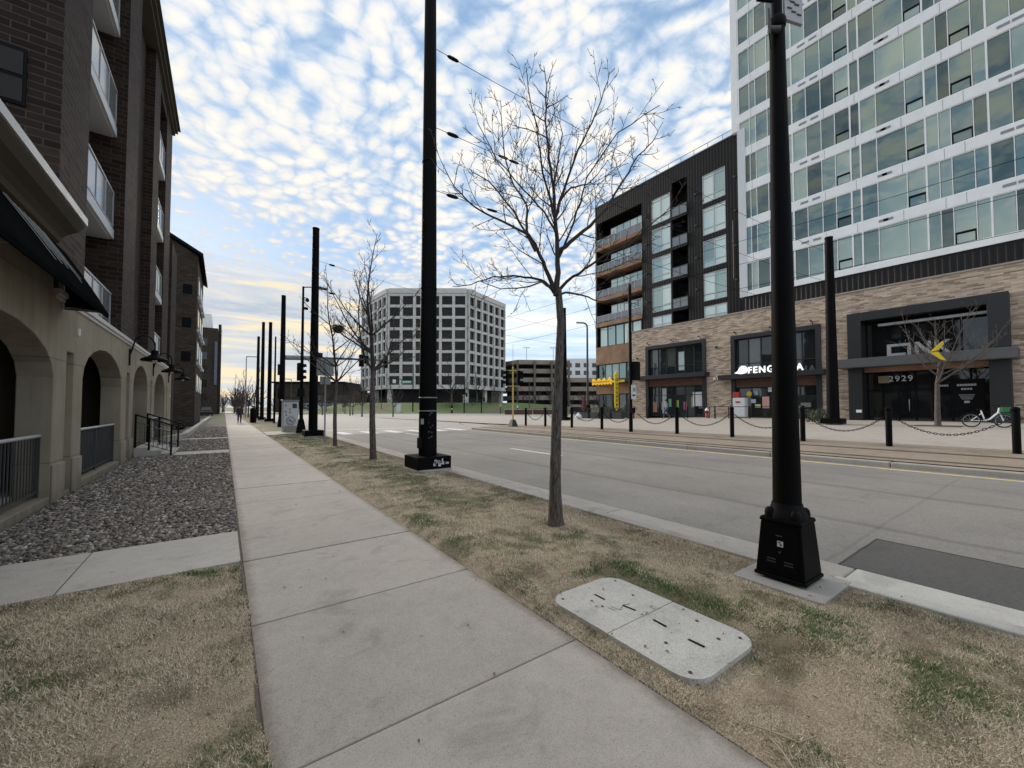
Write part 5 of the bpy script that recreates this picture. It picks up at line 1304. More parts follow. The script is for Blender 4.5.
for (ya, yb), l in zip(zip(bp, bp[1:]), cl_):
    x = 18.0; za, zb = gz(x, ya)+.97, gz(x, yb)+.97; mb = MB(); n = 34; P = []
    for i in range(n+1):
        t = i/n; P.append(Vector((x, ya+.12+(yb-ya-.24)*t, za+(zb-za)*t-.52*(1-(2*t-1)**2))))
    for i in range(n):
        a, b = P[i], P[i+1]; d_ = (b-a).normalized(); s_ = Vector((1, 0, 0)) if i % 2 else d_.cross(Vector((1, 0, 0))).normalized(); c0 = (a+b)/2; L = (b-a).length*.68; vs = []
        for q in range(9):
            t = 2*math.pi*q/8; vs.append(c0+d_*L*math.cos(t)+s_*.026*math.sin(t))
        mb.tube(vs, .009, 4, caps=False)
    tag(mb.build('bollard_chain', M['black2'], origin=(x, ya, za)), 'sagging dark chain '+l, 'chain', 'chains between the bollards')
# signal post between the bollards
x, y = 17.7, 13.8; z = gz(x, y)
s_ = thing('traffic_signal', 'tall slim black signal post with one boxy head and a white plate among the bollards', 'traffic signal', (x, y, z))
MB().lathe([(.10, 0), (.10, 1.2), (.085, 1.25), (.085, 7.9), (.03, 8.0)], (x, y, z), 14).build('shaft', M['black'], s_)
MB().box(x+.02, x+.42, y-.32, y-.08, z+2.75, z+3.75).build('signal_head', M['black2'], s_, bevel=.02)
MB().lathe([(.08, 0), (.08, .03)], (0, 0, 0), 12).build('signal_lens', emis('lit_signal', (1., .9, .75), 1.6), s_).location = Vector((0, 0, 0))
o = [c for c in s_.children if c.name.startswith('signal_lens')][0]; o.data.transform(Matrix.Rotation(R(90), 4, 'X')); o.location = (.25, -.32, 2.98)
MB().box(x-.10, x+.28, y-.14, y-.11, z+1.75, z+2.5).build('sign_plate', M['offwhite'], s_)
MB().box(x-.04, x+.2, y-.145, y-.142, z+1.9, z+2.0).build('plate_mark', M['dkgrey'], s_); MB().box(x+.0, x+.22, y-.145, y-.142, z+2.15, z+2.35).build('plate_mark', M['grey'], s_)
MB().box(x-.12, x+.12, y-.2, y-.02, z+1.0, z+1.3).build('push_box', M['black2'], s_)
# yellow signal post
x, y = 17.2, 23.9; z = gz(x, y)
s_ = thing('traffic_signal', 'yellow signal post with a dark green foot and two black signal heads', 'traffic signal', (x, y, z))
mb = MB(); flared_base(mb, x, y, z, .27, .5, .13); mb.build('foot', M['dkgreen'], s_)
MB().cyl((x, y, z+.45), (x, y, z+4.4), .062, .055, 12).build('shaft', M['yellow'], s_)
MB().bar(tuple(Vector((x, y, z+2.95))-RT*.5), tuple(Vector((x, y, z+2.95))+RT*.5), .06).bar(tuple(Vector((x, y, z+4.1))-RT*.5), tuple(Vector((x, y, z+4.1))+RT*.5), .06).build('bracket', M['yellow'], s_)
for q in (-.42, .42): signal_head(s_, tuple(Vector((x, y, z+3.55))+RT*q), -RT if q < 0 else RT)
MB().tube([(x, y, z+4.4), (x, y, z+6.0)], .015, 5).build('aerial', M['grey'], s_)
# tram wire poles across the street
traction_pole('thick black wire pole between the tea shop and the black entrance', 29.5, 8.35, gz(29.5, 8.35), 11.2, .31, .2, .5, False)
traction_pole('thick black wire pole behind the big tree trunk near the crossing', 27.1, 29.0, gz(27.1, 29), 11.0, .28, .17, .4, False)
x, y = 34.9, 33.4; z = gz(x, y)
sl = thing('street_lamp', 'tall grey lamp post with a short arm left of the wood balcony building', 'street lamp', (x, y, z))
mb = MB(); flared_base(mb, x, y, z, .36, 1.6, .2); mb.build('base', M['black'], sl)
mb = MB(); mb.tube([(x, y, z+1.5), (x, y, z+10.8)]+[tuple(Vector((x, y, z+10.8+.5*math.sin(math.pi/2*i/5)))-RT*.5*(1-math.cos(math.pi/2*i/5))) for i in range(1, 6)], [.15]+[.10]*6, 10); mb.build('shaft', M['dkgrey'], sl)
c0 = Vector((x, y, z+11.3))-RT*.4; MB().bar(tuple(c0), tuple(c0-RT*.9+Vector((0, 0, .05))), .32, .14).build('lamp_head', M['grey'], sl)
# overhead wires
def wire(name, label, pts, r, grp, ins=()):
    t_ = thing(name, label, 'wire', pts[0], grp); P = []
    for a, b in zip(pts, pts[1:]):
        a, b = Vector(a), Vector(b); n = 14
        for i in range(n): t = i/n; P.append(a.lerp(b, t)-Vector((0, 0, (b-a).length*.012*4*t*(1-t))))
    P.append(Vector(pts[-1])); MB().tube(P, r, 5).build('wire', M['black2'], t_)
    for f, s in ins:
        d = (Vector(pts[1])-Vector(pts[0])); p = Vector(pts[0])+d*f-Vector((0, 0, d.length*.048*f*(1-f))); u = d.normalized()
        MB().tube([p-u*.18, p-u*.12, p, p+u*.12, p+u*.18], [.012, s, s*1.15, s, .012], 8).build('insulator', M['black2'], t_)
    return t_
g2 = 'span wires over the street'
for z0, z1, l, ins in ((11.2, 10.9, 'topmost span wire from the tallest black pole across the street', [(.02, .042)]), (9.05, 9.1, 'middle span wire with two insulators from the tallest black pole', [(.02, .045), (.085, .034), (.10, .034)]), (7.35, 7.3, 'lowest span wire with insulators from the tallest black pole', [(.02, .045), (.07, .034)])):
    wire('span_wire', l, [(4.45, 9.72, z0), (29.3, 8.4, z1)], .008, g2, ins)
for z0, l in ((9.6, 'upper span wire from the second thick black pole to the far crossing pole'), (8.0, 'lower span wire from the second thick black pole to the far crossing pole')):
    wire('span_wire', l, [(4.1, 23.9, z0), (27, 29, z0-.3)], .008, g2, [(.03, .05)])
g3 = 'tram wires above the tracks'
for x, z, l in ((15.9, 8.0, 'highest tram wire running along the street before the glass tower'), (16.0, 7.15, 'middle tram wire running along the street before the glass tower'), (15.95, 6.2, 'lowest tram wire running along the street across the ribbed black band')):
    wire('tram_wire', l, [(x, -14, z), (x, 9, z), (x, 28, z), (x+.5, 60, z)], .008, g3)

M['greytwig'] = simple('grey_twig_bark', (.095, .08, .072), .9, .3, 6)
# entrance tree with the kite, bicycle, hydrant
et = place(bare_tree('entrance_tree', 'low bare tree with a spreading crown before the black numbered entrance', None, 5.6, 2.3, 3.3, 44, .13, 3, 14, .008, gap=.34, mat='greytwig'), (31.4, 4.3, gz(31.4, 4.3)), .5)
et['category'] = 'tree'
z = gz(31.4, 4.3); c0 = Vector((31.0, 4.2, z+3.95))
kt = MB(); yy_ = lambda u, w_: (c0+RT*u*.95-FW*.12+Vector((0, 0, w_*.95)))
A = [yy_(-.5, .0), yy_(.22, .62), yy_(.30, .45), yy_(-.02, .12)]; B = [yy_(-.5, -.04), yy_(-.05, .02), yy_(.16, -.22), yy_(.42, -.48), yy_(.1, -.42)]
for Q in (A, B):
    n = len(Q); kt.add([tuple(p) for p in Q]+[tuple(p+FW*.02) for p in Q], [tuple(range(n)), tuple(range(2*n-1, n-1, -1))]+[(i, (i+1) % n, n+(i+1) % n, n+i) for i in range(n)])
tag(kt.build('torn_kite', M['signyellow'], origin=tuple(c0)), 'torn yellow kite caught in the entrance tree', 'kite')
MB().box(0, 0, 0, 0, 0, 0)
pl_ = MB(); pl_.box(30.5, 32.3, 3.4, 5.2, .3, gz(31, 4.3)+.02); struct(pl_.build('tree_pit', M['soil']))
# bicycle
def bicycle(x, y, rz, label):
    z = gz(x, y); b = thing('bicycle', label, 'bicycle', (x, y, z)); o = Vector((x, y, z))
    def P(u, w_, v=0.): return tuple(o+Vector((v, u, w_)))
    for u in (-.55, .55):
        tr = MB().torus(P(u, .34), .32, .028, 'x', 28, 6).build('wheel', M['rubber'], b)
        MB().torus(P(u, .34), .285, .012, 'x', 28, 5).build('rim', M['ltgrey'], tr); sp2 = MB()
        for i in range(10): a = math.pi*2*i/10; sp2.bar(P(u, .34), P(u+.28*math.cos(a), .34+.28*math.sin(a)), .005)
        sp2.build('spokes', M['chrome'], tr)
        fd = [P(u+.37*math.cos(a), .34+.37*math.sin(a)) for a in [R(20+14*i) for i in range(11)]]; MB().tube(fd, .03, 6).build('mudguard', M['black2'] if u < 0 else M['green'], b)
    fr_ = MB(); fr_.tube([P(.42, .98), P(.38, .75), P(.1, .42), P(-.08, .33)], .04, 8); fr_.tube([P(-.08, .33), P(-.2, .85)], .03, 8); fr_.tube([P(-.08, .33), P(-.55, .34)], .02, 6); fr_.tube([P(-.18, .7), P(-.55, .34)], .018, 6); fr_.build('frame', M['white'], b)
    MB().tube([P(.39, .82), P(.55, .34)], .025, 6).build('fork', M['white'], b)
    hb_ = MB(); hb_.tube([P(.42, .98), P(.40, 1.1)], .02, 6); hb_.tube([P(.28, 1.12, -.28), P(.40, 1.1, -.1), P(.40, 1.1, .1), P(.28, 1.12, .28)], .015, 6); hb_.build('handlebar', M['black2'], b)
    MB().ell(P(-.23, .9), (.08, .14, .04)).build('saddle', M['black2'], b)
    bk = MB(); bk.hexa([P(.48, .78, -.14), P(.48, .78, .14), P(.7, .78, .12), P(.7, .78, -.12)], [P(.46, 1.02, -.17), P(.46, 1.02, .17), P(.78, 1.02, .16), P(.78, 1.02, -.16)]); bk.build('basket', M['green'], b)
    MB().tube([P(-.08, .33, -.12), P(-.08, .33, .12)], .015, 5).torus(P(-.08, .33, .04), .09, .01, 'x', 16, 4).build('crankset', M['dkgrey'], b)
    return b
bicycle(31.2, 2.55, 0, 'white bicycle with a green front basket parked right of the entrance tree').rotation_euler = (0, 0, R(-160))
x, y = 36.0, 19.6; z = gz(x, y)
hy = thing('fire_hydrant', 'red fire hydrant with a white cap between the two storefronts', 'fire hydrant', (x, y, z))
MB().lathe([(.17, 0), (.17, .06), (.12, .07), (.12, .62), (.14, .66)], (x, y, z), 14).build('barrel', M['red'], hy)
MB().lathe([(.16, .66), (.16, .72), (.12, .82), (.04, .88), (.03, .94)], (x, y, z), 14).build('bonnet', M['white'], hy)
for d_ in ((-.2, 0), (0, .2), (0, -.2)): MB().cyl((x, y, z+.5), (x+d_[0], y+d_[1], z+.5), .065, .065, 10).build('nozzle', M['red'], hy)
# low posts and rail near the shops
for i, (x, y) in enumerate(((34.2, 24.6), (34.2, 22.0), (34.2, 20.4), (34.2, 17.9), (34.2, 26.3))):
    lab = ['before the middle of the left storefront', 'before the right half of the left storefront', 'left of the red hydrant', 'right of the red hydrant before the tea shop', 'before the left edge of the left storefront'][i]
    p_ = thing('low_post', 'short thin black post '+lab, 'post', (x, y, gz(x, y)), 'short black posts by the shops'); z = gz(x, y)
    MB().cyl((x, y, z-.05), (x, y, z+1.0), .055, .055, 10).build('shaft', M['black2'], p_); MB().ell((x, y, z+1.02), (.07, .07, .06)).build('cap', M['black2'], p_)
x = 34.9
rl = thing('shop_railing', 'thin black railing in front of the tea shop window', 'railing', (x, 16, gz(x, 16))); z = gz(x, 16)
MB().bar((x, 12, z+1.0), (x, 18.8, z+1.0), .05).build('top_rail', M['black2'], rl)
for i in range(5): yy = 12.05+i*1.68; MB().bar((x, yy, z), (x, yy, z+1.0), .05).build('post', M['black2'], rl)
# white stand with a red top
x, y = 36.6, 16.9; z = gz(x, y)
bs = thing('shop_stand', 'white box stand with a red top outside the tea shop', 'stand', (x, y, z))
MB().box(x-.35, x+.25, y-.5, y+.5, z+.1, z+1.75).build('box', M['offwhite'], bs, bevel=.03); MB().box(x-.3, x+.2, y+.0, y+.5, z+1.76, z+2.25).build('top_panel', M['red'], bs, bevel=.02); MB().box(x-.362, x-.351, y-.15, y+.25, z+1.3, z+1.45).build('slot', M['red'], bs)
# shrubs and planters
def shrub(label, x, y, w_, h_, seed, n=260):
    rg = random.Random(seed); z = gz(x, y) if x > 15 else 0; t_ = thing('shrub', label, 'shrub', (x, y, z), None); mb = MB()
    st_ = MB()
    for i in range(9): a = rg.uniform(0, 6.28); st_.tube([(x, y, z), (x+w_*.3*math.cos(a), y+w_*.3*math.sin(a), z+h_*.6), (x+w_*.5*math.cos(a), y+w_*.5*math.sin(a), z+h_*rg.uniform(.7, 1))], [.025, .015, .006], 4)
    st_.build('stem', M['twig'], t_)
    for i in range(n):
        a = rg.uniform(0, 6.28); r_ = w_*.5*math.sqrt(rg.random()); zz = z+h_*rg.uniform(.1, 1)*(1-.5*(r_/w_*2)**2); s = rg.uniform(.05, .13)
        c = Vector((x+r_*math.cos(a), y+r_*math.sin(a), zz)); u = Vector((rg.gauss(0, 1), rg.gauss(0, 1), rg.gauss(0, 1))).normalized(); v = u.orthogonal().normalized()
        mb.add([tuple(c-u*s), tuple(c+v*s*.5), tuple(c+u*s), tuple(c-v*s*.5)], [(0, 1, 2, 3)])
    mb.build('foliage', M['shrub'], t_); return t_
shrub('dark low shrub beside the wire pole left of the black entrance', 30.4, 9.3, 1.3, 1.0, 3); shrub('dark low shrub at the right end of the tea shop', 33.8, 11.4, 2.2, 1.0, 5, 420)
for i, y in enumerate((30.2, 31.8, 33.4, 28.6)):
    x = 34.6; z = gz(x, y); pb = thing('planter_box', ['second dark planter from the brick corner under the yellow sign', 'third dark planter from the brick corner before the wood shop', 'dark planter nearest the lamp post at the wood corner', 'dark planter at the brick corner right of the signal post'][i], 'planter', (x, y, z), 'dark planters at the wood corner')
    MB().hexa([(x-.3, y-.6, z), (x+.3, y-.6, z), (x+.3, y+.6, z), (x-.3, y+.6, z)], [(x-.36, y-.66, z+.7), (x+.36, y-.66, z+.7), (x+.36, y+.66, z+.7), (x-.36, y+.66, z+.7)]).build('box', M['dkgrey'], pb)
    rg = random.Random(i); mb = MB()
    for q in range(170):
        c = Vector((x+rg.uniform(-.4, .4), y+rg.uniform(-.7, .7), z+.65+rg.random()*.6)); u = Vector((rg.gauss(0, 1), rg.gauss(0, 1), rg.gauss(0, 1))).normalized(); v = u.orthogonal().normalized(); s = rg.uniform(.05, .12)
        mb.add([tuple(c-u*s), tuple(c+v*s*.5), tuple(c+u*s), tuple(c-v*s*.5)], [(0, 1, 2, 3)])
    mb.build('foliage', M['shrub'], pb)
x, y = 33.8, 32.9; z = gz(x, y)
um = thing('patio_umbrella', 'folded maroon patio umbrella beside the lamp post at the wood corner', 'umbrella', (x, y, z))
MB().cyl((x, y, z), (x, y, z+2.7), .03, .03, 8).build('pole', M['dkgrey'], um); mb = MB(); mb.lathe([(.05, .9), (.24, 1.1), (.22, 1.6), (.15, 2.2), (.04, 2.65)], (x, y, z), 10); mb.build('canopy', simple('maroon_canvas', (.13, .03, .035), .9, .3), um)
x, y = 31.6, 31.6; z = gz(x, y)
wb = thing('white_bag', 'lumpy white bag lying by the planters at the wood corner', 'bag', (x, y, z)); mb = MB(); mb.ell((x, y, z+.3), (.36, .3, .32), 12, 8, 0, .14, random.Random(2)); mb.build('sack', M['white'], wb); MB().lathe([(.05, .58), (.1, .7), (.12, .74)], (x, y, z), 8).build('tied_neck', M['white'], wb)

# ------------------------------------------------------------------ people
def skin_mesh(name, chain, mat, parent, sub=1):
    """chain: list of polylines [(point, radius)...]; the first vertex of the first is the root; equal points are welded"""
    vs = []; es = []; rad = []; idx = {}
    for pl0 in chain:
        prev = None
        for p, r in pl0:
            kx = tuple(round(c, 4) for c in p)
            if kx not in idx: idx[kx] = len(vs); vs.append(p); rad.append(r)
            if prev is not None: es.append((prev, idx[kx]))
            prev = idx[kx]
    me = bpy.data.meshes.new(name); me.from_pydata(vs, es, []); o = bpy.data.objects.new(name, me); COL.objects.link(o)
    sm = o.modifiers.new('skin', 'SKIN'); 
    if not me.skin_vertices: me.attributes.new('skin', 'FLOAT2', 'POINT') if False else None
    bm = bmesh.new(); bm.from_mesh(me); ly = bm.verts.layers.skin.verify()
    for i, v in enumerate(bm.verts):
        v[ly].radius = (rad[i], rad[i]); v[ly].use_root = (i == 0)
    bm.to_mesh(me); bm.free()
    ss_ = o.modifiers.new('sub', 'SUBSURF'); ss_.levels = sub; ss_.render_levels = sub
    dg = bpy.context.evaluated_depsgraph_get(); m2 = bpy.data.meshes.new_from_object(o.evaluated_get(dg)); m2.name = name
    bpy.data.objects.remove(o); m2.materials.clear(); m2.materials.append(mat)
    for p in m2.polygons: p.use_smooth = True
    o = bpy.data.objects.new(name, m2); COL.objects.link(o); o.parent = parent; ORG[o] = ORG[parent]; return o
def person(label, loc, rz, top, legs, stride=.22):
    t_ = thing('person', label, 'person', loc)
    pel = (0, 0, .95); che = (0, .03, 1.32); nk = (0, .02, 1.5); hd = (0, .05, 1.62)
    hipL, hipR = (-.10, 0, .92), (.10, 0, .92); kL, kR = (-.10, stride*.7, .5), (.10, -stride*.2, .49); fL, fR = (-.10, stride, .08), (.10, -stride*1.3, .10)
    toL, toR = (-.10, stride+.15, .04), (.10, -stride*1.3+.13, .04)
    shL, shR = (-.18, .02, 1.42), (.18, .02, 1.42); eL, eR = (-.24, -.10, 1.14), (.24, .06, 1.14); wL, wR = (-.24, -.05, .90), (.23, .2, .92); hL, hR = (-.24, .0, .82), (.22, .25, .85)
    skin_mesh('body', [[(pel, .13), (che, .14), (nk, .055), (hd, .092), ((0, .055, 1.70), .085)], [(pel, .13), (hipL, .085), (kL, .058), (fL, .042), (toL, .035)], [(pel, .13), (hipR, .085), (kR, .058), (fR, .042), (toR, .035)],
        [(che, .14), (shL, .055), (eL, .042), (wL, .03), (hL, .035)], [(che, .14), (shR, .055), (eR, .042), (wR, .03), (hR, .035)]], M['skin'], t_)
    skin_mesh('jacket', [[((0, 0, .84), .155), ((0, .01, 1.1), .16), (che, .165), ((0, .02, 1.47), .09)], [(che, .165), (shL, .075), (eL, .06), (wL, .045)], [(che, .165), (shR, .075), (eR, .06), (wR, .045)]], top, t_)
    skin_mesh('trousers', [[(pel, .145), (hipL, .10), (kL, .074), ((fL[0], fL[1]-.01, .13), .062)], [(pel, .145), (hipR, .10), (kR, .074), ((fR[0], fR[1]-.01, .15), .062)]], legs, t_)
    skin_mesh('shoe', [[(fL, .055), (toL, .045)]], M['black2'], t_); skin_mesh('shoe', [[(fR, .055), (toR, .045)]], M['black2'], t_)
    mb = MB(); mb.ell((0, .025, 1.70), (.095, .105, .10), 12, 8); hr = mb.build('hair', M['hair'], None); hr.parent = t_
    t_.rotation_euler = (0, 0, rz); return t_
person('person in dark clothes walking far down the sidewalk', (1.25, 47.5, 0), R(180), M['cloth_dark'], M['cloth_dark'])
person('person in a pale grey top and dark trousers walking past the left storefront', (33.2, 21.9, gz(33.2, 21.9)), R(10), M['cloth_grey'], M['cloth_blue'])
# ------------------------------------------------------------------ beyond the crossing: everything set out by depth (v) and offset (u) from the camera's own line of sight
def W_(u, v, z=0.): return tuple(FW*v+RT*u+Vector((0, 0, z)))
def fx(mb): mb.v = [W_(x, y, z) for x, y, z in mb.v]; return mb
def gmound(u, v): return .06+2.75*ss(95, 113, v)*ss(-60, -44, u)*(1-.5*ss(0, 22, u)) if 94 < v < 150 and -62 < u < 28 else 0.

# octagonal office block
ob = thing('office_block', 'faceted white concrete office block with a grid of dark bronze windows', 'building', W_(-26, 135, 0))
ZF, PF, NR, NC = 7.2, 3.57, 8, 6
PTS = [(-52.6, 141.9), (-38.5, 125.), (-14.1, 125.), (-3.1, 144.), (-14, 165), (-40, 165)]
def facet(A, B, nc, wparts):
    A, B = Vector((*A, 0)), Vector((*B, 0)); t = (B-A).normalized(); nrm = Vector((t.y, -t.x, 0)); L = (B-A).length; cw = L/nc
    def H(a0, a1, d0, d1, z0, z1, mb):
        P = [A+t*a0+nrm*d0, A+t*a1+nrm*d0, A+t*a1+nrm*d1, A+t*a0+nrm*d1]
        mb.hexa([(p.x, p.y, z0) for p in P], [(p.x, p.y, z1) for p in P]); return mb
    g = MB(); top = ZF+.9+PF*NR
    for i in range(nc+1): H(max(0, i*cw-.42), min(L, i*cw+.42), .0, .9, ZF+.9, top, g)
    for j in range(NR+1): z = ZF+.9+PF*j; H(0, L, .0, .75, z-.45, z+.40 if j < NR else z+.42, g)
    H(0, L, .0, 1.0, ZF, ZF+.46, g); H(0, L, -.3, 1.0, top+.43, top+1.9, g)
    fx(g).build('facade_grid', M['precast'], ob)
    st_ = MB()
    for j in range(NR):
        for i in range(nc):
            m_ = st_ if not wparts else MB(); H(i*cw+.42, (i+1)*cw-.42, .05, .20, ZF+1.31+PF*j, ZF+.44+PF*(j+1), m_)
            if wparts: fx(m_).build('window', M['glass_office'], ob)
    if not wparts: o = fx(st_).build('windows', M['glass_office'], ob); o['kind'] = 'stuff'
    for a in (0.6, L*.5, L-.6):
        c_ = MB(); H(a-.55, a+.55, -1.2, -.1, 1.5, ZF, c_); fx(c_).build('column', M['precast'], ob)
for i, wp in ((0, False), (1, True), (2, True)): facet(PTS[i], PTS[i+1], NC, wp)
cx, cy = -27, 143; ins = lambda s: [(cx+(x-cx)*s, cy+(y-cy)*s) for x, y in PTS]
fx(MB().prism(ins(.99), 'z', ZF+.1, ZF+PF*NR+2.2)).build('core', M['recess'], ob)
fx(MB().prism(ins(.82), 'z', .5, ZF)).build('lobby', M['recess'], ob)

# parking ramp
pr = thing('parking_ramp', 'dark multi level parking ramp right of the office block', 'parking garage', W_(14, 155, 0))
rc = concrete('ramp_concrete', (.38, .315, .265), .2, 8, .1)
for j in range(6):
    z = 1.2+j*3.35; ur = 38 if j < 4 else 22; fx(MB().prism([(-6, 162), (2, 150), (ur, 152), (ur, 182), (-6, 182)], 'z', z-.3 if j else -.2, z+1.35)).build('deck', rc, pr)
for i in range(4): u = 2.1+i*6.4; fx(MB().box(u-.35, u+.35, 149.6, 150.9+i*.15, 0, 19.0)).build('column', simple('ramp_column', (.17, .155, .145), .8, .1) if i == 0 else bpy.data.materials['ramp_column'], pr)
fx(MB().box(-2, 21.5, 158, 159, 0, 17.5).box(21.5, 37.5, 158, 159, 0, 10.5)).build('inner_wall', simple('ramp_inside', (.06, .052, .047), .8), pr)
fx(MB().box(-8.5, -4.0, 158, 166, 0, 20.8)).build('stair_tower', rc, pr)
for u in (6, 17): m_ = MB(); m_.bar((u, 165, 18.9), (u, 165, 26), .18); m_.bar((u-1.4, 165, 26), (u+1.4, 165, 26), .2); fx(m_).build('roof_light', M['grey'], pr)
wb_ = thing('white_building', 'white apartment building behind the parking ramp', 'building', W_(34, 195, 0))
fx(MB().box(24, 47, 190, 210, 0, 24.6)).build('wall', M['white'], wb_); fx(MB().box(40.5, 47.5, 188, 210, 0, 21)).build('bay', simple('bluegrey_panel', (.38, .42, .50), .6), wb_)
for i in range(5):
    for j in range(5): fx(MB().box(26+i*4, 28.3+i*4, 189.9, 189.99, 6+j*3.6, 8+j*3.6)).build('window', M['glass_dark'], wb_)
for j in range(4): fx(MB().box(42.5, 45, 187.9, 187.99, 6+j*3.6, 8+j*3.6)).build('window', M['red'] if j == 3 else M['glass_dark'], wb_)
# low dark hall on the left, small houses, and a brick planter
wh = thing('dark_hall', 'long low dark brown hall in the distance left of the office block', 'building', W_(-62, 128, 0))
fx(MB().box(-76, -54, 128, 150, -.1, 9.2)).build('wall', M['brickgrey'], wh); fx(MB().box(-54, -49, 130, 150, -.1, 6.4)).build('side_wing', M['brickred'], wh); fx(MB().box(-76.4, -53.6, 127.6, 150, 9.2, 9.7)).build('roof', M['black2'], wh)
for i in range(6): fx(MB().box(-74+i*3.3, -72+i*3.3, 127.9, 127.99, 1.2, 3.4)).build('window', M['glass_dark'], wh)
for u, v, c, l in ((-58.5, 118, M['white'], 'small white house with a dark gable roof far left of the office block'), (-52, 121, M['brickmix'], 'small buff house with a dark gable roof beside the small white house')):
    h_ = thing('small_house', l, 'house', W_(u, v, 0)); fx(MB().box(u-2.6, u+2.6, v, v+6, -.1, 3.0)).build('wall', c, h_)
    fx(MB().prism([(u-3, 3.0), (u+3, 3.0), (u, 5.2)], 'y', v-.3, v+6.3)).build('roof', M['dkgrey'], h_)
    for q in (-1.2, 1.0): fx(MB().box(u+q-.45, u+q+.45, v-.06, v-.01, 1.0, 2.2)).build('window', M['glass_dark'], h_)
for u0, u1, v, l in ((-1.5, 4.2, 84, 'low red brown brick planter wall beyond the yellow signal post'), (4.6, 11.5, 86, 'longer low red brown brick wall behind the bollards')):
    w_ = thing('planter_wall', l, 'low wall', W_((u0+u1)/2, v, 0), 'brick planter walls'); fx(MB().box(u0, u1, v, v+1.2, -.1, 1.0)).build('wall', M['brickred'], w_); fx(MB().box(u0-.08, u1+.08, v-.08, v+1.28, 1.001, 1.12)).build('coping', M['kerb'], w_)
fn = thing('rail_fence', 'pale metal rail fence in front of the parking ramp', 'fence', W_(7, 118, 0))
m_ = MB()
for z in (1.0, 2.2): m_.bar((0, 118, z), (15, 118, z), .1)
fx(m_).build('rails', M['ltgrey'], fn)
for i in range(9): fx(MB().bar((i*1.87, 118, -.1), (i*1.87, 118, 2.4), .12)).build('post', M['ltgrey'], fn)
# street furniture on the far corner
u, v = -24.4, 99.; gp_ = thing('sign_pole', 'tall thin black pole with a green street sign before the office block', 'pole', W_(u, v, 0))
fx(MB().cyl((u, v, 0), (u, v, 12.2), .16, .11, 10)).build('shaft', M['black'], gp_)
m_ = MB(); m_.bar((u, v, 8.3), (u-6.2, v, 8.6), .14); fx(m_).build('arm', M['black'], gp_)
sg = fx(MB().box(u-2.9, u-.3, v-.12, v-.06, 7.35, 8.2)).build('street_sign', simple('street_sign_green', (.02, .20, .12), .5), gp_)
for i in range(5): fx(MB().box(u-2.5+i*.42, u-2.25+i*.42, v-.15, v-.125, 7.6, 7.95)).build('letter', M['white'], sg)
fx(MB().box(u-5.0, u-4.2, v-.12, v-.06, 7.5, 8.4)).build('lane_sign', M['offwhite'], gp_)
for u, v, h, l in ((-11.3, 95, 6.4, 'black pedestrian signal post on the far corner under the bare shrubs'), (-7.3, 96, 5.4, 'shorter black pedestrian signal post on the far corner right of the taller one')):
    s_ = thing('signal_post', l, 'traffic signal', W_(u, v, 0), 'signal posts on the far corner'); fx(MB().cyl((u, v, 0), (u, v, h), .13, .10, 8)).build('shaft', M['black'], s_); fx(MB().box(u-.3, u+.3, v-.3, v+.1, h-1.9, h-.6)).build('signal_head', M['black2'], s_); fx(MB().box(u+.4, u+.8, v-.3, v+.1, h-2.4, h-1.5)).build('walk_signal', M['black2'], s_)
u, v = -14.2, 95.; s_ = thing('hydrant_post', 'black and yellow banded post on the far corner', 'post', W_(u, v, 0)); fx(MB().lathe([(.3, 0), (.3, .5), (.2, .55), (.2, 1.6), (.26, 1.7), (.2, 2.0)], (u, v, 0), 10)).build('body', M['black2'], s_); fx(MB().lathe([(.21, 1.0), (.21, 1.3)], (u, v, 0), 10)).build('band', M['yellow'], s_)
u, v = -27.6, 98.; s_ = thing('utility_box', 'pale upright utility box on the lawn before the office block', 'cabinet', W_(u, v, gmound(u, v))); fx(MB().box(u-.5, u+.5, v-.4, v+.4, 0, 2.5)).build('housing', M['offwhite'], s_); fx(MB().box(u-.55, u+.55, v-.45, v+.45, 2.5, 2.62)).build('lid', M['ltgrey'], s_)
s_ = MB(); u, v = 8.6, 78
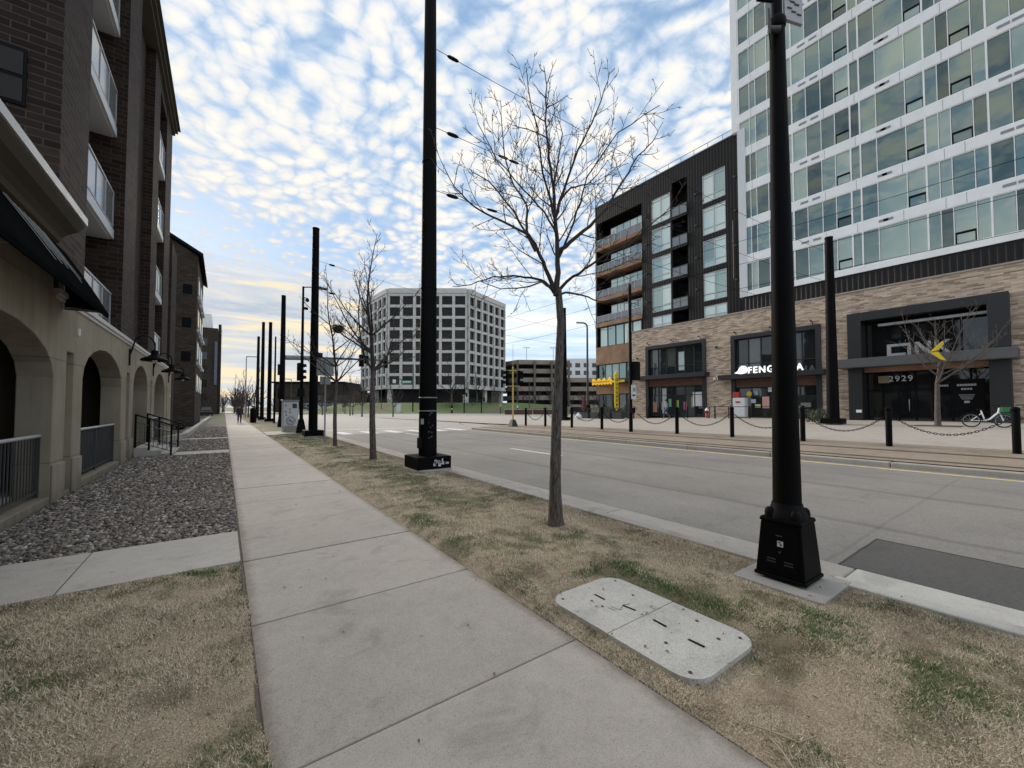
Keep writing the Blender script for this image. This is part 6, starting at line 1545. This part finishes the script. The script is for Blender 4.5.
# parked cars
def car(label, loc, rz, paint, suv=False, grp='cars far down the street'):
    t_ = thing('parked_car', label, 'car', loc, grp); o = Vector(loc); h = 1.62 if suv else 1.42; L = 4.5
    def T(mb): mb.rotz(rz); mb.move(loc); return mb
    pb = [(-2.2, .32), (-2.25, .7), (-2.1, .95), (-1.0, 1.0 if not suv else 1.05), (1.35, .98), (2.15, .85), (2.25, .6), (2.2, .32)]
    if suv: cab = [(-2.15, .98), (-1.9, h-.05), (-1.3, h), (.3, h), (.75, h-.08), (1.35, 1.0)]
    else: cab = [(-1.75, .97), (-1.1, h-.04), (-.5, h), (.25, h), (.6, h-.06), (1.4, .99)]
    T(MB().prism([(x, z) for x, z in pb], 'y', -.88, .88)).build('body', paint, t_, bevel=.07)
    mb = MB(); n = len(cab); a = [(x, -.78 if z < 1.1 else -.62, z) for x, z in cab]; b = [(x, -y, z) for x, y, z in a]
    mb.add(a+b, [(i, (i+1) % n, n+(i+1) % n, n+i) for i in range(n)]+[tuple(range(n-1, -1, -1)), tuple(range(n, 2*n))]); T(mb).build('cabin', M['glass_dark'], t_, bevel=.03)
    r_ = MB(); r_.box(cab[1][0]+.1, cab[-2][0]-.05, -.6, .6, h-.045, h+.02); T(r_).build('roof', paint, t_, bevel=.02)
    for x in (-1.4, 1.42):
        for y in (-.84, .84):
            w1 = T(MB().torus((x, y, .33), .24, .095, 'y', 18, 8)).build('wheel', M['rubber'], t_); T(MB().cyl((x, y-.06, .33), (x, y+.06, .33), .19, .19, 12)).build('rim', M['ltgrey'], w1)
    for y in (-.65, .65):
        T(MB().box(2.16, 2.24, y-.2, y+.2, .66, .82)).build('headlight', M['white'], t_); T(MB().box(-2.27, -2.2, y-.18, y+.18, .7, .9)).build('tail_light', M['red'], t_)
    return t_
cpd = simple('dark_car_paint', (.02, .022, .028), .25, .1); cpl = simple('light_car_paint', (.5, .52, .54), .25, .05); cpb = simple('blue_grey_car_paint', (.12, .15, .20), .25, .1)
car('pale car parked at the end of the second brick house', (-4.6, 84, 0), R(85), cpl); car('dark car parked by the lawn just right of the pale one', (-2.6, 92, 0), R(92), cpd, True)
car('dark car waiting on the cross street right of the lamp post', W_(15.2, 90, .0), R(-35), cpd, True)
car('white car far off before the dark hall left of the office block', W_(-50.5, 112, 0), R(-30), cpl); car('blue grey car beside the white car before the dark hall', W_(-46, 110, 0), R(-40), cpb)
# bare trees in the distance
gA = 'bare brown trees before the office block'
def far_tree(src, u, v, z, s, rz, label, grp=None):
    t_ = src if not src.get('used') else copy_tree(src); src['used'] = 1
    if grp: t_['group'] = grp
    return place(t_, W_(u, v, z), rz, s, label)
ft = [bare_tree('bare_tree', 'far bare tree', gA, 9, 2.0, 3.2, 60+i, .16, 2, 12, .02, gap=.6) for i in range(3)]
for i, (u, v, s, l) in enumerate(((-16.2, 108, 1.5, 'tallest brown bare tree before the office block just right of the tallest pole'), (-12.6, 106, 1.15, 'middle brown bare tree before the right half of the office block'), (-9.5, 110, 1.25, 'brown bare tree before the right facet of the office block'), (-5.2, 112, 1.0, 'smaller brown bare tree before the right edge of the office block'), (-45, 114, 1.0, 'bare tree at the left foot of the office block'), (-50, 122, 1.2, 'bare tree in the gap between the dark hall and the office block'))):
    far_tree(ft[i % 3], u, v, gmound(u, v)-.1, s, i*1.3, l)
rg = random.Random(10); gB = 'distant bare trees at the end of the street'
lab = 'small distant bare brown tree in the cluster at the end of the street'
for i in range(30):
    t_ = copy_tree(ft[i % 3]); t_['group'] = gB; Y = 62+i*4.3+rg.uniform(-2, 2); X = (3.2 if i % 3 == 0 else (rg.uniform(16.5, 24) if i % 3 == 1 else rg.uniform(-5, -1.6)))
    if X < 0 and Y < 96: X = 16.8+rg.random()*6
    place(t_, (X, Y, -.05), rg.uniform(0, 6), rg.uniform(.62, .9), lab)
for i in range(14):
    t_ = copy_tree(ft[i % 3]); t_['group'] = 'bare trees round the parking ramp'; place(t_, W_(2+i*1.9+rg.uniform(-1, 1), 100+rg.uniform(-6, 30), 0), rg.uniform(0, 6), rg.uniform(.75, 1.2), 'small bare tree among others in front of the parking ramp')
for i in range(12):
    t_ = copy_tree(ft[i % 3]); t_['group'] = 'bare trees before the dark hall'; place(t_, W_(-74+i*3+rg.uniform(-1, 1), 122+rg.uniform(-4, 3), 0), rg.uniform(0, 6), rg.uniform(.6, .9), 'small bare tree in the row before the dark hall')
for i in range(46):
    t_ = copy_tree(ft[i % 3]); t_['group'] = gB; q = i % 4; Y = 100+i*2.6+rg.uniform(-3, 3)
    X = rg.uniform(-.6, .1) if q == 0 and Y > 138 else (rg.uniform(2.2, 4.3) if q < 2 else rg.uniform(16, 30)); place(t_, (X, Y, -.05), rg.uniform(0, 6), rg.uniform(.65, 1.0), lab)
for u, v, w_, h_, l, sd_ in ((-16, 104, 5, 2.2, 'dark low bush under the tallest brown bare tree', 1), (-10.5, 107, 6, 2.0, 'dark low bush before the right half of the office block', 2), (-24, 116, 5, 2.6, 'dark bush at the ground floor of the office block left of the thin sign pole', 3)):
    p = W_(u, v); t_ = shrub(l, p[0], p[1], w_, h_, sd_, 500)
    for c in t_.children:
        c.data.transform(Matrix.Translation((0, 0, gmound(u, v)-gz(p[0], p[1])-.0))) if True else None
# street lamp far down the walk
u_ = thing('street_lamp', 'thin distant street lamp with a short arm above the far end of the sidewalk', 'street lamp', (2.6, 72, 0)); MB().cyl((2.6, 72, 0), (2.6, 72, 9.2), .09, .06, 8).build('shaft', M['grey'], u_); MB().bar((2.6, 72, 9.15), (4.0, 72, 9.2), .12).build('lamp_head', M['grey'], u_)

# more of the far corner: posts, rails, low walls, lamps, people waiting
for i, (u, v, h, l) in enumerate(((-2.6, 92, 3.0, 'short yellow topped post on the far corner left of the brick planter walls'), (1.2, 88, 2.6, 'white topped short post at the end of the brick planter wall'))):
    s_ = thing('marker_post', l, 'post', W_(u, v, 0)); fx(MB().cyl((u, v, 0), (u, v, h*.55), .12, .12, 8)).build('shaft', M['dkgrey'], s_); fx(MB().cyl((u, v, h*.55), (u, v, h*.75), .16, .16, 8)).build('top', M['yellow'] if i == 0 else M['white'], s_)
for u, v, h, l in ((4.5, 104, 8.5, 'thin grey lamp post before the left part of the parking ramp'), (-33.5, 103, 9.5, 'thin grey lamp post before the left half of the office block'), (-55, 100, 8.5, 'thin grey lamp post by the far houses left of the office block')):
    s_ = thing('street_lamp', l, 'street lamp', W_(u, v, 0)); fx(MB().cyl((u, v, 0), (u, v, h), .11, .08, 8)).build('shaft', M['dkgrey'], s_); fx(MB().bar((u, v, h), (u-1.6, v, h+.1), .18)).build('lamp_head', M['grey'], s_)
u0, u1, v = 2.5, 14.5, 97
s_ = thing('corner_railing', 'dark red brown railing on the far corner before the parking ramp', 'railing', W_(8, v, 0)); m_ = MB()
for z in (.35, .75, 1.15): m_.bar((u0, v, z), (u1, v, z), .09)
fx(m_).build('rails', M['brickred'], s_)
for i in range(9): u = u0+(u1-u0)*i/8; fx(MB().bar((u, v, -.1), (u, v, 1.25), .12)).build('post', M['brickred'], s_)
car('dark blue car before the bare trees left of the parking ramp', W_(3.5, 108, 0), R(-30), cpb); car('white van like car far behind the brick planter walls', W_(9.5, 112, 0), R(-40), cpl, True)
car('second white car far off beside the small buff house', W_(-55.5, 108, 0), R(-35), cpl, True)
for i, (u, v, l) in enumerate(((6.5, 80, 'person in dark clothes standing before the brick planter walls'),)):
    p = W_(u, v, .0); person(l, (p[0], p[1], gz(p[0], p[1]) if p[1] < 60 else 0.), R(120), M['cloth_blue'], M['cloth_dark'], .08)
for u, v, w_, h_, l, sd_ in ((-6, 108, 5, 1.8, 'low dark bush before the right facet of the office block', 14), (-35, 112, 6, 1.6, 'low dark bush at the left foot of the office block on the lawn', 15)):
    p = W_(u, v); t_ = shrub(l, p[0], p[1], w_, h_, sd_, 500)
    for c in t_.children: c.data.transform(Matrix.Translation((0, 0, gmound(u, v)-gz(p[0], p[1]))))
